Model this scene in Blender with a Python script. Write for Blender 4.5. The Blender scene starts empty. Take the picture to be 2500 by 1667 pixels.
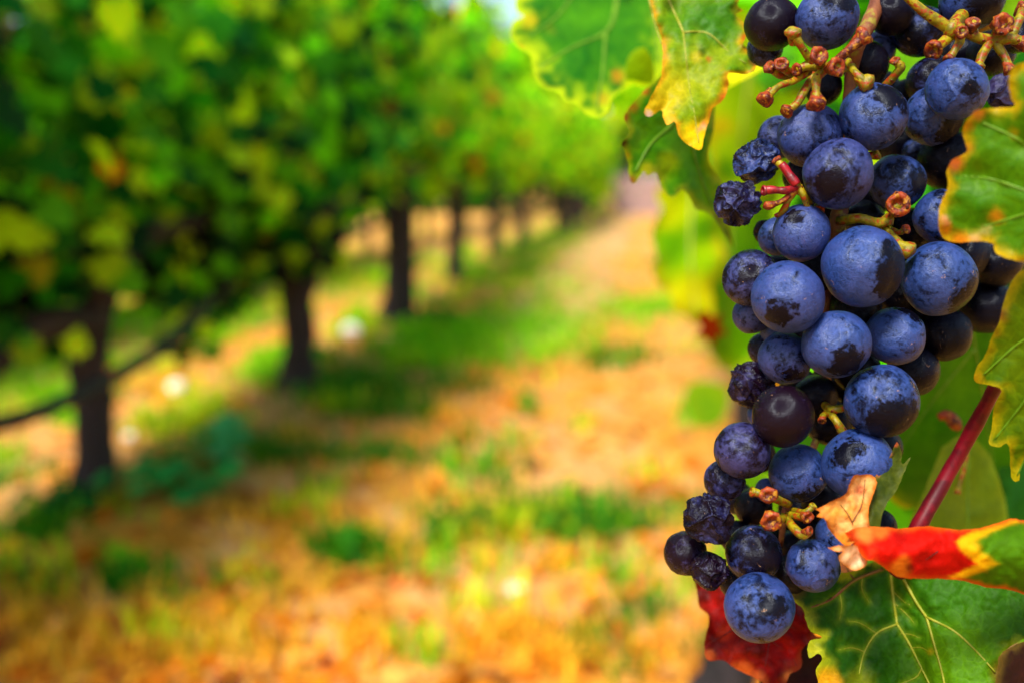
import bpy, bmesh, math, random
import numpy as np
from mathutils import Vector, Matrix, noise
from mathutils.geometry import delaunay_2d_cdt

random.seed(7)
rng = np.random.default_rng(7)
R = math.radians
sc = bpy.context.scene
col = sc.collection

# ------------------------------------------------------------------ camera
CAM = Vector((0.0, 0.0, 0.785))
PITCH, YAW = R(9.18), R(7.98)
LENS = 35.0
F = LENS / 36.0 * 2500.0
cd = bpy.data.cameras.new('camera')
cam = bpy.data.objects.new('camera', cd)
col.objects.link(cam)
cam.location = CAM
cam.rotation_euler = (math.pi / 2 - PITCH, 0, YAW)
cd.lens = LENS
cd.sensor_width = 36.0
cd.clip_start = 0.01
cd.clip_end = 400.0
cd.dof.use_dof = True
cd.dof.focus_distance = 0.243
cd.dof.aperture_fstop = 6.6
sc.camera = cam
FW = Vector((-math.sin(YAW) * math.cos(PITCH), math.cos(YAW) * math.cos(PITCH), -math.sin(PITCH)))
RT = Vector((math.cos(YAW), math.sin(YAW), 0))
UP = RT.cross(FW)

def at(x, y, d):
    """the place in the vineyard that lies d metres deep along the line of sight through photo point x, y"""
    return CAM + (FW + RT * ((x - 1250) / F) - UP * ((y - 833.5) / F)) * d

def on_ground(x, y, z=0.0):
    v = FW + RT * ((x - 1250) / F) - UP * ((y - 833.5) / F)
    t = (z - CAM.z) / v.z
    return CAM + v * t

# ------------------------------------------------------------------ sky, sun, exposure
SUN_DIR = Vector((-0.20, -0.60, 0.86)).normalized()      # towards the sun: behind the camera, to the left
w = bpy.data.worlds.new('World')
sc.world = w
w.use_nodes = True
wn = w.node_tree
wn.nodes.clear()
sky = wn.nodes.new('ShaderNodeTexSky')
sky.sky_type = 'NISHITA'
sky.sun_disc = False
sky.sun_elevation = math.asin(SUN_DIR.z)
sky.sun_rotation = math.atan2(SUN_DIR.x, SUN_DIR.y)
sky.air_density = 1.0
sky.dust_density = 2.0
bg = wn.nodes.new('ShaderNodeBackground')
bg.inputs['Strength'].default_value = 0.05
wo = wn.nodes.new('ShaderNodeOutputWorld')
wn.links.new(sky.outputs[0], bg.inputs[0])
wn.links.new(bg.outputs[0], wo.inputs[0])
sl = bpy.data.lights.new('sun', 'SUN')
sl.energy = 1.5
sl.angle = R(14)
sl.color = (1.0, 0.93, 0.82)
so = bpy.data.objects.new('sun', sl)
col.objects.link(so)
so.rotation_euler = (-SUN_DIR).to_track_quat('-Z', 'Y').to_euler()
so.location = (-5, -5, 8)
sc.view_settings.view_transform = 'Standard'
sc.view_settings.look = 'None'
sc.view_settings.gamma = 1.0
sc.view_settings.exposure = 2.42
sc.view_settings.use_curve_mapping = False
sc.render.engine = 'CYCLES'
sc.cycles.use_denoising = True
sc.cycles.max_bounces = 6
sc.cycles.diffuse_bounces = 2
sc.cycles.transmission_bounces = 4
sc.cycles.sample_clamp_indirect = 4.0

# ------------------------------------------------------------------ helpers
def lin(r, g, b, k=1.0):
    def f(c):
        c = c / 255.0
        return (c / 12.92 if c <= 0.04045 else ((c + 0.055) / 1.055) ** 2.4) * k
    return (f(r), f(g), f(b))

def tag(o, label=None, cat=None, group=None, kind=None):
    if label: o['label'] = label
    if cat: o['category'] = cat
    if group: o['group'] = group
    if kind: o['kind'] = kind
    return o

def empty(name, loc, label, cat, group=None):
    o = bpy.data.objects.new(name, None)
    o.empty_display_size = 0.05
    col.objects.link(o)
    o.location = loc
    return tag(o, label, cat, group)

def mesh_obj(name, verts, faces, mat, parent=None, smooth=True, colors=None):
    """one linked mesh object; verts in world metres, origin at their middle (or at the parent's)"""
    v = np.asarray([tuple(p) for p in verts], dtype=np.float64).reshape(-1, 3)
    org = Vector((0, 0, 0))
    c = v.mean(axis=0) if len(v) else np.zeros(3)
    org = Vector(c)
    me = bpy.data.meshes.new(name)
    me.from_pydata((v - c).tolist(), [], faces)
    if smooth:
        me.polygons.foreach_set('use_smooth', [True] * len(me.polygons))
    if colors is not None:
        a = me.color_attributes.new('Col', 'FLOAT_COLOR', 'POINT')
        cc = np.ones((len(v), 4), dtype=np.float32)
        cc[:, :3] = np.asarray(colors, dtype=np.float32)
        a.data.foreach_set('color', cc.ravel())
    me.materials.append(mat)
    me.update()
    o = bpy.data.objects.new(name, me)
    col.objects.link(o)
    if parent is not None:
        o.parent = parent
        o.location = org - world_loc(parent)
    else:
        o.location = org
    return o

def world_loc(o):
    p = Vector((0, 0, 0))
    while o is not None:
        p = p + o.location
        o = o.parent
    return p

# ---- node materials
class NT:
    def __init__(self, name):
        self.m = bpy.data.materials.new(name)
        self.m.use_nodes = True
        self.t = self.m.node_tree
        self.t.nodes.clear()
        self.out = self.t.nodes.new('ShaderNodeOutputMaterial')
    def n(self, typ, ins=None, **props):
        nd = self.t.nodes.new('ShaderNode' + typ)
        for k, v in props.items():
            setattr(nd, k, v)
        for k, v in (ins or {}).items():
            self.set(nd.inputs[k], v)
        return nd
    def set(self, sock, v):
        if isinstance(v, bpy.types.NodeSocket):
            self.t.links.new(v, sock)
        elif isinstance(v, (tuple, list)) and len(v) == 3 and sock.type == 'RGBA':
            sock.default_value = (*v, 1.0)
        else:
            sock.default_value = v
    def math(self, op, a, b=None, clamp=False):
        nd = self.n('Math', operation=op, use_clamp=clamp)
        self.set(nd.inputs[0], a)
        if b is not None: self.set(nd.inputs[1], b)
        return nd.outputs[0]
    def mix(self, f, a, b, typ='MIX'):
        nd = self.n('Mix', data_type='RGBA', blend_type=typ, clamp_factor=True)
        self.set(nd.inputs[0], f); self.set(nd.inputs[6], a); self.set(nd.inputs[7], b)
        return nd.outputs[2]
    def step(self, v, lo, hi, a=0.0, b=1.0):
        nd = self.n('MapRange', interpolation_type='SMOOTHSTEP')
        self.set(nd.inputs[0], v)
        self.set(nd.inputs[1], lo); self.set(nd.inputs[2], hi)
        self.set(nd.inputs[3], a); self.set(nd.inputs[4], b)
        return nd.outputs[0]
    def noise(self, vec, scale, detail=4, rough=0.55, dist=0.0):
        nd = self.n('TexNoise', {'Scale': scale, 'Detail': detail, 'Roughness': rough, 'Distortion': dist})
        if vec is not None: self.t.links.new(vec, nd.inputs['Vector'])
        return nd
    def voro(self, vec, scale, feature='F1', rand=1.0):
        nd = self.n('TexVoronoi', {'Scale': scale, 'Randomness': rand}, feature=feature)
        if vec is not None: self.t.links.new(vec, nd.inputs['Vector'])
        return nd
    def vadd(self, a, b):
        nd = self.n('VectorMath', operation='ADD')
        self.set(nd.inputs[0], a); self.set(nd.inputs[1], b)
        return nd.outputs[0]
    def surface(self, s):
        self.t.links.new(s, self.out.inputs['Surface'])
        return self.m

# ---- grape skin: dark skin under a waxy blue bloom that is rubbed off in places
def grape_material():
    t = NT('grape_skin')
    tc = t.n('TexCoord').outputs['Object']
    oi = t.n('ObjectInfo')
    sp = t.n('SeparateColor', {0: oi.outputs['Color']})
    bloom, purple, seed = sp.outputs[0], sp.outputs[1], sp.outputs[2]
    spot = oi.outputs['Alpha']
    off = t.n('CombineXYZ', {0: t.math('MULTIPLY', seed, 53.0), 1: t.math('MULTIPLY', seed, 91.0), 2: t.math('MULTIPLY', seed, 17.0)}).outputs[0]
    v = t.vadd(tc, off)
    n1 = t.noise(v, 1.7, 7, 0.6, 0.7)
    n2 = t.noise(v, 7.0, 8, 0.65, 0.4)
    n3 = t.noise(v, 26.0, 5, 0.7)
    s = t.math('ADD', t.math('MULTIPLY', n1.outputs[0], 0.75), t.math('MULTIPLY', n2.outputs[0], 0.35))
    thr = t.math('SUBTRACT', 0.945, t.math('MULTIPLY', bloom, 0.535))
    mask = t.math('ADD', t.math('MULTIPLY', t.step(s, t.math('SUBTRACT', thr, 0.15), t.math('ADD', thr, 0.16)), 0.7), t.math('MULTIPLY', t.step(s, t.math('SUBTRACT', thr, 0.05), t.math('ADD', thr, 0.03)), 0.3))
    # rubbed spot around the local +X pole
    wob = t.n('VectorMath', operation='SCALE'); t.t.links.new(n2.outputs['Color'], wob.inputs[0]); wob.inputs['Scale'].default_value = 0.7
    wob2 = t.n('VectorMath', operation='SCALE'); t.t.links.new(n1.outputs['Color'], wob2.inputs[0]); wob2.inputs['Scale'].default_value = 1.3
    pv = t.vadd(t.vadd(t.vadd(tc, wob.outputs[0]), wob2.outputs[0]), (-1.0, -1.0, -1.0))
    dist = t.n('VectorMath', operation='DISTANCE'); t.set(dist.inputs[0], pv); dist.inputs[1].default_value = (1, 0, 0)
    rub = t.step(dist.outputs['Value'], t.math('SUBTRACT', spot, 0.10), t.math('ADD', spot, 0.10))
    # scratches
    mp = t.n('Mapping', {'Vector': v, 'Rotation': (0.6, 0.3, 0.9), 'Scale': (2.0, 2.0, 16.0)})
    sn = t.noise(mp.outputs[0], 1.3, 3, 0.6, 0.6)
    scr = t.math('SUBTRACT', 1.0, t.step(t.math('ABSOLUTE', t.math('SUBTRACT', sn.outputs[0], 0.5)), 0.004, 0.02))
    gate = t.step(t.noise(v, 2.3, 3).outputs[0], 0.5, 0.62)
    scr = t.math('MULTIPLY', t.math('MULTIPLY', scr, gate), 0.85)
    # lenticels
    vo = t.voro(v, 4.5)
    pres = t.n('SeparateColor', {0: vo.outputs['Color']})
    rad = t.math('MULTIPLY', t.step(pres.outputs[0], 0.35, 1.0), 0.11)
    pit = t.math('SUBTRACT', 1.0, t.step(vo.outputs['Distance'], t.math('MULTIPLY', rad, 0.6), t.math('ADD', rad, 0.015)))
    pit = t.math('MULTIPLY', pit, t.step(pres.outputs[0], 0.35, 0.45))
    core = t.math('MULTIPLY', t.math('SUBTRACT', 1.0, t.step(vo.outputs['Distance'], 0.015, 0.045)), t.step(pres.outputs[1], 0.5, 0.6))
    m = t.math('MULTIPLY', mask, rub)
    m = t.math('MULTIPLY', m, t.math('SUBTRACT', 1.0, scr))
    m = t.math('MULTIPLY', m, t.math('SUBTRACT', 1.0, t.math('MULTIPLY', pit, 0.92)))
    tex = t.math('ADD', t.math('ADD', 0.12, t.math('MULTIPLY', n2.outputs[0], 1.05)), t.math('MULTIPLY', n3.outputs[0], 0.60))
    bl = t.mix(t.math('ADD', purple, t.math('MULTIPLY', t.math('SUBTRACT', n1.outputs[0], 0.5), 1.1), clamp=True), (0.0145, 0.041, 0.180), (0.031, 0.018, 0.076))
    bl = t.mix(1.0, bl, t.n('CombineColor', {0: tex, 1: tex, 2: tex}).outputs[0], 'MULTIPLY')
    skin = t.mix(purple, (0.0012, 0.0013, 0.0045), (0.0065, 0.0010, 0.0040))
    base = t.mix(m, skin, bl)
    base = t.mix(t.math('MULTIPLY', core, 0.8), base, (0.25, 0.10, 0.02))
    # corky tan scars and grains of dust
    sc_ = t.math('SUBTRACT', 1.0, t.step(t.math('ABSOLUTE', t.math('SUBTRACT', t.noise(t.vadd(v, (4.0, 9.0, 2.0)), 2.6, 3, 0.5, 0.9).outputs[0], 0.5)), 0.003, 0.016))
    sg = t.step(t.noise(t.vadd(v, (1.0, 3.0, 8.0)), 3.1, 3, 0.6).outputs[0], 0.64, 0.69)
    base = t.mix(t.math('MULTIPLY', t.math('MULTIPLY', sc_, sg), 0.8), base, (0.30, 0.17, 0.09))
    dv = t.voro(v, 15.0)
    dpr = t.n('SeparateColor', {0: dv.outputs['Color']}).outputs[2]
    du = t.math('MULTIPLY', t.math('SUBTRACT', 1.0, t.step(dv.outputs['Distance'], 0.04, 0.10)), t.step(dpr, 0.80, 0.86))
    base = t.mix(t.math('MULTIPLY', du, 0.7), base, (0.34, 0.30, 0.33))
    rough = t.math('ADD', 0.25, t.math('MULTIPLY', m, 0.21))
    bmp = t.n('Bump', {'Strength': 0.25, 'Distance': 0.03, 'Height': t.math('ADD', t.math('MULTIPLY', n2.outputs[0], 0.5), t.math('ADD', t.math('MULTIPLY', n3.outputs[0], 0.14), t.math('MULTIPLY', pit, -0.25)))})
    p = t.n('BsdfPrincipled', {'Base Color': base, 'Roughness': rough, 'Normal': bmp.outputs[0], 'Specular IOR Level': t.math('ADD', 0.15, t.math('MULTIPLY', m, 0.36))})
    p.inputs['Specular Tint'].default_value = (0.75, 0.85, 1.0, 1)
    p.inputs['Sheen Weight'].default_value = 0.0
    p.inputs['Sheen Tint'].default_value = (0.5, 0.6, 1, 1)
    return t.surface(p.outputs[0])

# ---- leaves: colours ride on the mesh (pigment, some leaves with light or shade in it), fine network and relief here
def leaf_material(name, transl=0.4, net=0.0, rough=0.55, grain=260.0, spec=0.15):
    t = NT(name)
    at_ = t.n('Attribute', attribute_name='Col').outputs['Color']
    tc = t.n('TexCoord').outputs['Object']
    n = t.noise(tc, grain, 6, 0.65)
    f = t.math('ADD', 0.75, t.math('MULTIPLY', n.outputs[0], 0.5))
    c = t.mix(1.0, at_, t.n('CombineColor', {0: f, 1: f, 2: f}).outputs[0], 'MULTIPLY')
    height = t.math('MULTIPLY', n.outputs[0], 0.6)
    if net > 0:
        wv = t.noise(tc, 300.0, 2)
        ws = t.n('VectorMath', operation='SCALE'); t.t.links.new(wv.outputs['Color'], ws.inputs[0]); ws.inputs['Scale'].default_value = 0.0012
        vv = t.vadd(tc, ws.outputs[0])
        e1 = t.voro(vv, 300.0, 'DISTANCE_TO_EDGE').outputs['Distance']
        e2 = t.voro(vv, 900.0, 'DISTANCE_TO_EDGE').outputs['Distance']
        l1 = t.math('SUBTRACT', 1.0, t.step(e1, 0.0, 0.10))
        l2 = t.math('SUBTRACT', 1.0, t.step(e2, 0.0, 0.16))
        ln = t.math('ADD', t.math('MULTIPLY', l1, 0.6), t.math('MULTIPLY', l2, 0.3), clamp=True)
        br = t.mix(1.0, c, (1.7, 1.55, 1.6), 'MULTIPLY')
        c = t.mix(t.math('MULTIPLY', ln, net), c, br)
        height = t.math('ADD', height, t.math('MULTIPLY', t.step(e1, 0.0, 0.35), 0.9))
    b = t.n('Bump', {'Strength': 0.3, 'Distance': 0.0004, 'Height': height})
    p = t.n('BsdfPrincipled', {'Base Color': c, 'Roughness': rough, 'Normal': b.outputs[0]})
    p.inputs['Specular IOR Level'].default_value = spec
    tl = t.n('BsdfTranslucent', {'Color': t.mix(1.0, c, (1.5, 1.35, 0.7), 'MULTIPLY')})
    mx = t.n('MixShader', {0: transl})
    t.t.links.new(p.outputs[0], mx.inputs[1]); t.t.links.new(tl.outputs[0], mx.inputs[2])
    return t.surface(mx.outputs[0])

def plain_noise_material(name, c1, c2, scale, rough=0.7, bump=0.3, dist=0.002, c3=None, specks=None, spec=0.3, thr=(0.4, 0.6), thr3=(0.52, 0.66)):
    t = NT(name)
    tc = t.n('TexCoord').outputs['Object']
    n = t.noise(tc, scale, 6, 0.6, 0.3)
    c = t.mix(t.step(n.outputs[0], *thr), c1, c2)
    if c3:
        n2 = t.noise(t.vadd(tc, (3.1, 1.7, 5.3)), scale * 2.7, 5, 0.6)
        c = t.mix(t.step(n2.outputs[0], *thr3), c, c3)
    h = n.outputs[0]
    if specks:
        vo = t.voro(tc, specks[0])
        s = t.math('SUBTRACT', 1.0, t.step(vo.outputs['Distance'], 0.16, 0.27))
        pr = t.n('SeparateColor', {0: vo.outputs['Color']}).outputs[0]
        s = t.math('MULTIPLY', s, t.step(pr, 0.4, 0.5))
        c = t.mix(s, c, specks[1])
        h = t.math('ADD', h, t.math('MULTIPLY', s, 0.4))
    b = t.n('Bump', {'Strength': bump, 'Distance': dist, 'Height': h})
    p = t.n('BsdfPrincipled', {'Base Color': c, 'Roughness': rough, 'Normal': b.outputs[0]})
    p.inputs['Specular IOR Level'].default_value = spec
    return t.surface(p.outputs[0])

def bark_material(name, c1, c2):
    t = NT(name)
    tc = t.n('TexCoord').outputs['Object']
    mp = t.n('Mapping', {'Vector': tc, 'Scale': (42, 42, 7)})
    n = t.noise(mp.outputs[0], 1.0, 6, 0.65, 0.5)
    n2 = t.noise(tc, 9.0, 4)
    c = t.mix(t.step(n.outputs[0], 0.38, 0.62), c1, c2)
    c = t.mix(t.step(n2.outputs[0], 0.55, 0.75, 0.0, 0.6), c, (0.055, 0.040, 0.047))
    b = t.n('Bump', {'Strength': 0.8, 'Distance': 0.012, 'Height': n.outputs[0]})
    p = t.n('BsdfPrincipled', {'Base Color': c, 'Roughness': 0.9, 'Normal': b.outputs[0]})
    return t.surface(p.outputs[0])

def ground_material():
    t = NT('dry_soil_and_straw')
    tc = t.n('TexCoord').outputs['Object']
    n1 = t.noise(tc, 1.1, 6, 0.6, 0.4)
    n2 = t.noise(tc, 4.5, 7, 0.65, 0.5)
    n3 = t.noise(tc, 26.0, 6, 0.7)
    n4 = t.noise(t.vadd(tc, (7.3, 2.2, 0)), 2.1, 6, 0.6)
    c = t.mix(t.step(n1.outputs[0], 0.40, 0.60), (0.56, 0.245, 0.022), (0.54, 0.275, 0.085))
    c = t.mix(t.step(n2.outputs[0], 0.50, 0.66), c, (0.60, 0.335, 0.125))
    c = t.mix(t.step(n4.outputs[0], 0.54, 0.68, 0.0, 0.55), c, (0.33, 0.12, 0.025))
    c = t.mix(t.step(n3.outputs[0], 0.55, 0.72, 0.0, 0.5), c, (0.36, 0.15, 0.03))
    b = t.n('Bump', {'Strength': 0.7, 'Distance': 0.03, 'Height': t.math('ADD', n3.outputs[0], n2.outputs[0])})
    p = t.n('BsdfPrincipled', {'Base Color': c, 'Roughness': 0.95, 'Normal': b.outputs[0]})
    p.inputs['Specular IOR Level'].default_value = 0.15
    return t.surface(p.outputs[0])

M_GRAPE = grape_material()
M_LEAF = leaf_material('vine_leaf', 0.42, 0.55, 0.5)
M_LEAF_DARK = leaf_material('vine_leaf_dark', 0.22, 0.55, 0.6, spec=0.12)
M_DRY = leaf_material('dry_leaf', 0.25, 0.5, 0.7, 420.0)
M_BG = leaf_material('row_leaf', 0.48, 0.0, 0.55, 30.0)
M_STEM = plain_noise_material('green_stem', lin(170, 155, 10, .58), lin(125, 115, 5, .5), 260.0, 0.45, 0.6, 0.0008, lin(165, 60, 8, .55), (620.0, lin(95, 25, 8, .8)), 0.25, (.42, .58), (.49, .63))
M_STEMRED = plain_noise_material('red_brown_stem', lin(165, 62, 8, .6), lin(80, 20, 6, .6), 330.0, 0.5, 0.8, 0.001, lin(190, 130, 15, .55), (500.0, lin(60, 12, 5, .7)), 0.25)
M_CRIMSON = plain_noise_material('crimson_stem', lin(170, 8, 28, .6), lin(95, 0, 12, .7), 330.0, 0.4, 0.6, 0.0006, None, None, 0.4)
M_CANE = plain_noise_material('cane_bark', lin(150, 90, 45, .6), lin(95, 45, 25, .7), 120.0, 0.65, 0.6, 0.001, lin(150, 135, 40, .6))
M_PETIOLE = plain_noise_material('petiole_crimson', lin(125, 2, 26, .6), lin(85, 0, 18, .6), 150.0, 0.45, 0.3, 0.0004, None, None, 0.25)
M_VEIN = plain_noise_material('leaf_vein', lin(165, 170, 40, .6), lin(140, 150, 20, .6), 150.0, 0.5, 0.3, 0.0005)
M_VEINDK = plain_noise_material('leaf_vein_green', lin(120, 170, 20, .55), lin(100, 150, 10, .55), 150.0, 0.5, 0.3, 0.0005)
M_VEINRED = plain_noise_material('leaf_vein_russet', lin(135, 105, 30, .6), lin(120, 60, 25, .6), 150.0, 0.5, 0.3, 0.0005)
M_VEINMAROON = plain_noise_material('leaf_vein_maroon', lin(120, 20, 10, .6), lin(80, 8, 5, .6), 150.0, 0.5, 0.3, 0.0005)
M_BARK = bark_material('vine_bark', (0.009, 0.005, 0.005), (0.030, 0.018, 0.018))
M_SCAR = plain_noise_material('cut_wood', (0.42, 0.30, 0.33), (0.30, 0.20, 0.23), 40.0, 0.8, 0.3)
M_GROUND = ground_material()
M_HOSE = plain_noise_material('hose_plastic', (0.010, 0.012, 0.014), (0.018, 0.022, 0.023), 60.0, 0.45, 0.1)
M_STONE = plain_noise_material('pale_stone', (0.85, 0.82, 0.76), (0.78, 0.74, 0.68), 60.0, 0.7, 0.4)  # near white, so the stones stand in for bright glints on soil
M_WALL = plain_noise_material('pale_masonry', (0.33, 0.22, 0.21), (0.26, 0.17, 0.16), 3.0, 0.9, 0.4)
M_WIRE = plain_noise_material('wire_steel', (0.25, 0.24, 0.23), (0.12, 0.10, 0.09), 80.0, 0.5, 0.2)

# ---- tube along points
def smooth_path(pts, n):
    pts = [Vector(p) for p in pts]
    if len(pts) < 3:
        return [pts[0].lerp(pts[-1], i / n) for i in range(n + 1)]
    out = []
    P = [pts[0] * 2 - pts[1]] + pts + [pts[-1] * 2 - pts[-2]]
    seg = len(pts) - 1
    for i in range(n + 1):
        u = i / n * seg
        k = min(int(u), seg - 1)
        t = u - k
        a, b, c, d = P[k], P[k + 1], P[k + 2], P[k + 3]
        out.append(0.5 * ((2 * b) + (c - a) * t + (2 * a - 5 * b + 4 * c - d) * t * t + (3 * b - a - 3 * c + d) * t ** 3))
    return out

def tube_data(pts, radii, sides=10, bump=0.0, bscale=1.0, caps=True):
    vs, fs = [], []
    n = len(pts)
    up = Vector((0.13, 0.31, 0.94)).normalized()
    prev = None
    for i, p in enumerate(pts):
        d = (pts[min(i + 1, n - 1)] - pts[max(i - 1, 0)])
        if d.length < 1e-9: d = Vector((0, 0, 1))
        d.normalize()
        if prev is None:
            a = d.cross(up)
            if a.length < 0.1: a = d.cross(Vector((1, 0, 0)))
        else:
            a = prev - d * prev.dot(d)
            if a.length < 1e-6: a = d.cross(up)
        a.normalize(); prev = a
        b = d.cross(a)
        for k in range(sides):
            th = 2 * math.pi * k / sides
            o = a * math.cos(th) + b * math.sin(th)
            r = radii[i]
            if bump:
                r *= 1 + bump * noise.noise((p + o * r) * bscale)
            vs.append(p + o * r)
    for i in range(n - 1):
        for k in range(sides):
            k2 = (k + 1) % sides
            fs.append((i * sides + k, i * sides + k2, (i + 1) * sides + k2, (i + 1) * sides + k))
    if caps:
        fs.append(tuple(range(sides - 1, -1, -1)))
        fs.append(tuple(range((n - 1) * sides, n * sides)))
    return vs, fs

def rad_interp(rs, n):
    x = np.linspace(0, len(rs) - 1, n + 1)
    return np.interp(x, range(len(rs)), rs).tolist()

def tube(name, pts, rs, mat, parent, n=14, sides=10, bump=0.0, bscale=1.0):
    p = smooth_path(pts, n)
    v, f = tube_data(p, rad_interp(rs, n), sides, bump, bscale)
    return mesh_obj(name, v, f, mat, parent)

# ------------------------------------------------------------------ ground
def ground_height(x, y):
    h = 0.030 * noise.noise(Vector((x * 1.3, y * 1.3, 0))) + 0.016 * noise.noise(Vector((x * 5, y * 5, 3)))
    for rx in ROWX:
        h += 0.03 * math.exp(-((x - rx) / 0.22) ** 2)
    return h
ROWX = [0.30, -1.31, -2.85, -4.4, 1.85]
def build_ground():
    xs = np.concatenate([np.linspace(-150, -9, 9)[:-1], np.linspace(-9, -2.5, 26)[:-1], np.linspace(-2.5, 1.2, 93)[:-1], np.linspace(1.2, 5, 14)[:-1], np.linspace(5, 150, 9)])
    ys = np.concatenate([np.linspace(-30, 0.6, 9)[:-1], np.linspace(0.6, 6, 136)[:-1], np.linspace(6, 14, 60)[:-1], np.linspace(14, 40, 30)[:-1], np.linspace(40, 250, 10)])
    vs, fs = [], []
    for y in ys:
        for x in xs:
            near = max(0.0, min(1.0, (30 - abs(y)) / 12)) * max(0.0, min(1.0, (14 - abs(x)) / 5))
            vs.append((x, y, ground_height(x, y) * near))
    W = len(xs)
    for j in range(len(ys) - 1):
        for i in range(W - 1):
            fs.append((j * W + i, j * W + i + 1, (j + 1) * W + i + 1, (j + 1) * W + i))
    o = mesh_obj('ground', vs, fs, M_GROUND)
    return tag(o, 'dry orange soil with straw between the vine rows', 'ground', kind='structure')
build_ground()

def build_path():
    t = NT('pale_path_dirt')
    tc = t.n('TexCoord').outputs['Object']
    n1 = t.noise(tc, 1.6, 6, 0.6); n2 = t.noise(tc, 14.0, 6, 0.7)
    c = t.mix(t.step(n1.outputs[0], .38, .62), (0.42, 0.215, 0.075), (0.50, 0.29, 0.125))
    c = t.mix(t.step(n2.outputs[0], .55, .72, 0, .5), c, (0.36, 0.18, 0.06))
    b = t.n('Bump', {'Strength': .6, 'Distance': .02, 'Height': n2.outputs[0]})
    p = t.n('BsdfPrincipled', {'Base Color': c, 'Roughness': .95, 'Normal': b.outputs[0], 'Specular IOR Level': .15})
    m = t.surface(p.outputs[0])
    vs, fs = [], []
    ys = np.linspace(4.2, 22.6, 150); W = 12
    for y in ys:
        a = -0.90 + .10 * noise.noise(Vector((y * .8, 0, 0))) + .08 * noise.noise(Vector((y * 3, 5, 0)))
        b_ = -0.30 + .10 * noise.noise(Vector((y * .8, 9, 0))) + .08 * noise.noise(Vector((y * 3, 15, 0)))
        sh = min(1, (y - 4.2) / 1.5)
        a, b_ = -.6 + (a + .6) * sh, -.6 + (b_ + .6) * sh
        for k in range(W):
            x = a + (b_ - a) * k / (W - 1)
            vs.append((x, y, ground_height(x, y) + 0.010))
    for j in range(len(ys) - 1):
        for i in range(W - 1):
            fs.append((j * W + i, j * W + i + 1, (j + 1) * W + i + 1, (j + 1) * W + i))
    tag(mesh_obj('path', vs, fs, m), 'pale tan dirt path running along the row to the wall', 'path', kind='structure')
build_path()

# ------------------------------------------------------------------ leaves in bulk (crowns, litter, grass)
def leaf_template():
    ang = [-90, -62, -38, -12, 8, 28, 46, 66, 90, 114, 134, 152, 172, 192, 218, 242]
    rad = [0.12, 0.62, 0.50, 0.86, 0.66, 0.98, 0.70, 0.92, 1.12, 0.92, 0.70, 0.98, 0.66, 0.86, 0.50, 0.62]
    v = [(0, 0.02, 0.0)]
    for a, r in zip(ang, rad):
        x, y = r * math.cos(R(a)) * 0.5, r * math.sin(R(a)) * 0.5
        z = 0.16 * abs(x) ** 1.3 - 0.22 * (x * x + y * y)
        v.append((x, y, z))
    f = [(0, i, i % 16 + 1) for i in range(1, 17)]
    return np.array(v), np.array(f)
LT_V, LT_F = leaf_template()

def frames(nrm, spin):
    """rotation matrices whose third axis is nrm, turned about it by spin"""
    n = nrm / np.linalg.norm(nrm, axis=1, keepdims=True)
    h = np.where(np.abs(n[:, 2:3]) < 0.95, np.array([[0, 0, 1.0]]), np.array([[1.0, 0, 0]]))
    a = np.cross(h, n); a /= np.linalg.norm(a, axis=1, keepdims=True)
    b = np.cross(n, a)
    c, s = np.cos(spin)[:, None], np.sin(spin)[:, None]
    return np.stack([a * c + b * s, -a * s + b * c, n], axis=2)

LEAF_MESH = {}
def single_leaves(pos, nrm, spin, size, cols, mat, parent):
    """leaves that can be told apart: one object each, sharing a few meshes"""
    Rm = frames(nrm, spin)
    w0 = world_loc(parent)
    for i in range(len(pos)):
        c = tuple(np.round(cols[i], 2)); cu = i % 3
        key = (c, cu, mat.name)
        if key not in LEAF_MESH:
            me = bpy.data.meshes.new('leaf')
            T = LT_V.copy(); T[:, 2] *= (0.6, 1.2, 1.9)[cu]
            me.from_pydata(T.tolist(), [], LT_F.tolist())
            me.polygons.foreach_set('use_smooth', [True] * len(me.polygons))
            a = me.color_attributes.new('Col', 'FLOAT_COLOR', 'POINT')
            a.data.foreach_set('color', np.tile(np.array([*c, 1.0], np.float32), len(T)))
            me.materials.append(mat)
            LEAF_MESH[key] = me
        o = bpy.data.objects.new('leaf', LEAF_MESH[key])
        col.objects.link(o)
        o.parent = parent
        M = Matrix(Rm[i].tolist()).to_4x4()
        o.rotation_euler = M.to_euler()
        o.location = Vector(pos[i]) - w0
        o.scale = (size[i],) * 3

def bulk_leaves(name, pos, nrm, spin, size, cols, mat, parent=None):
    Rm = frames(nrm, spin)
    k = len(pos)
    curl = rng.uniform(0.3, 2.2, k)
    T = np.repeat(LT_V[None], k, axis=0).copy()
    T[:, :, 2] *= curl[:, None]
    v = np.einsum('kij,knj->kni', Rm, T * size[:, None, None]) + pos[:, None, :]
    f = (LT_F[None] + (np.arange(k) * len(LT_V))[:, None, None]).reshape(-1, 3)
    c = np.repeat(cols[:, None, :], len(LT_V), axis=1).reshape(-1, 3)
    o = mesh_obj(name, v.reshape(-1, 3), f.tolist(), mat, parent, smooth=True, colors=c)
    o['kind'] = 'stuff'
    return o

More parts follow.
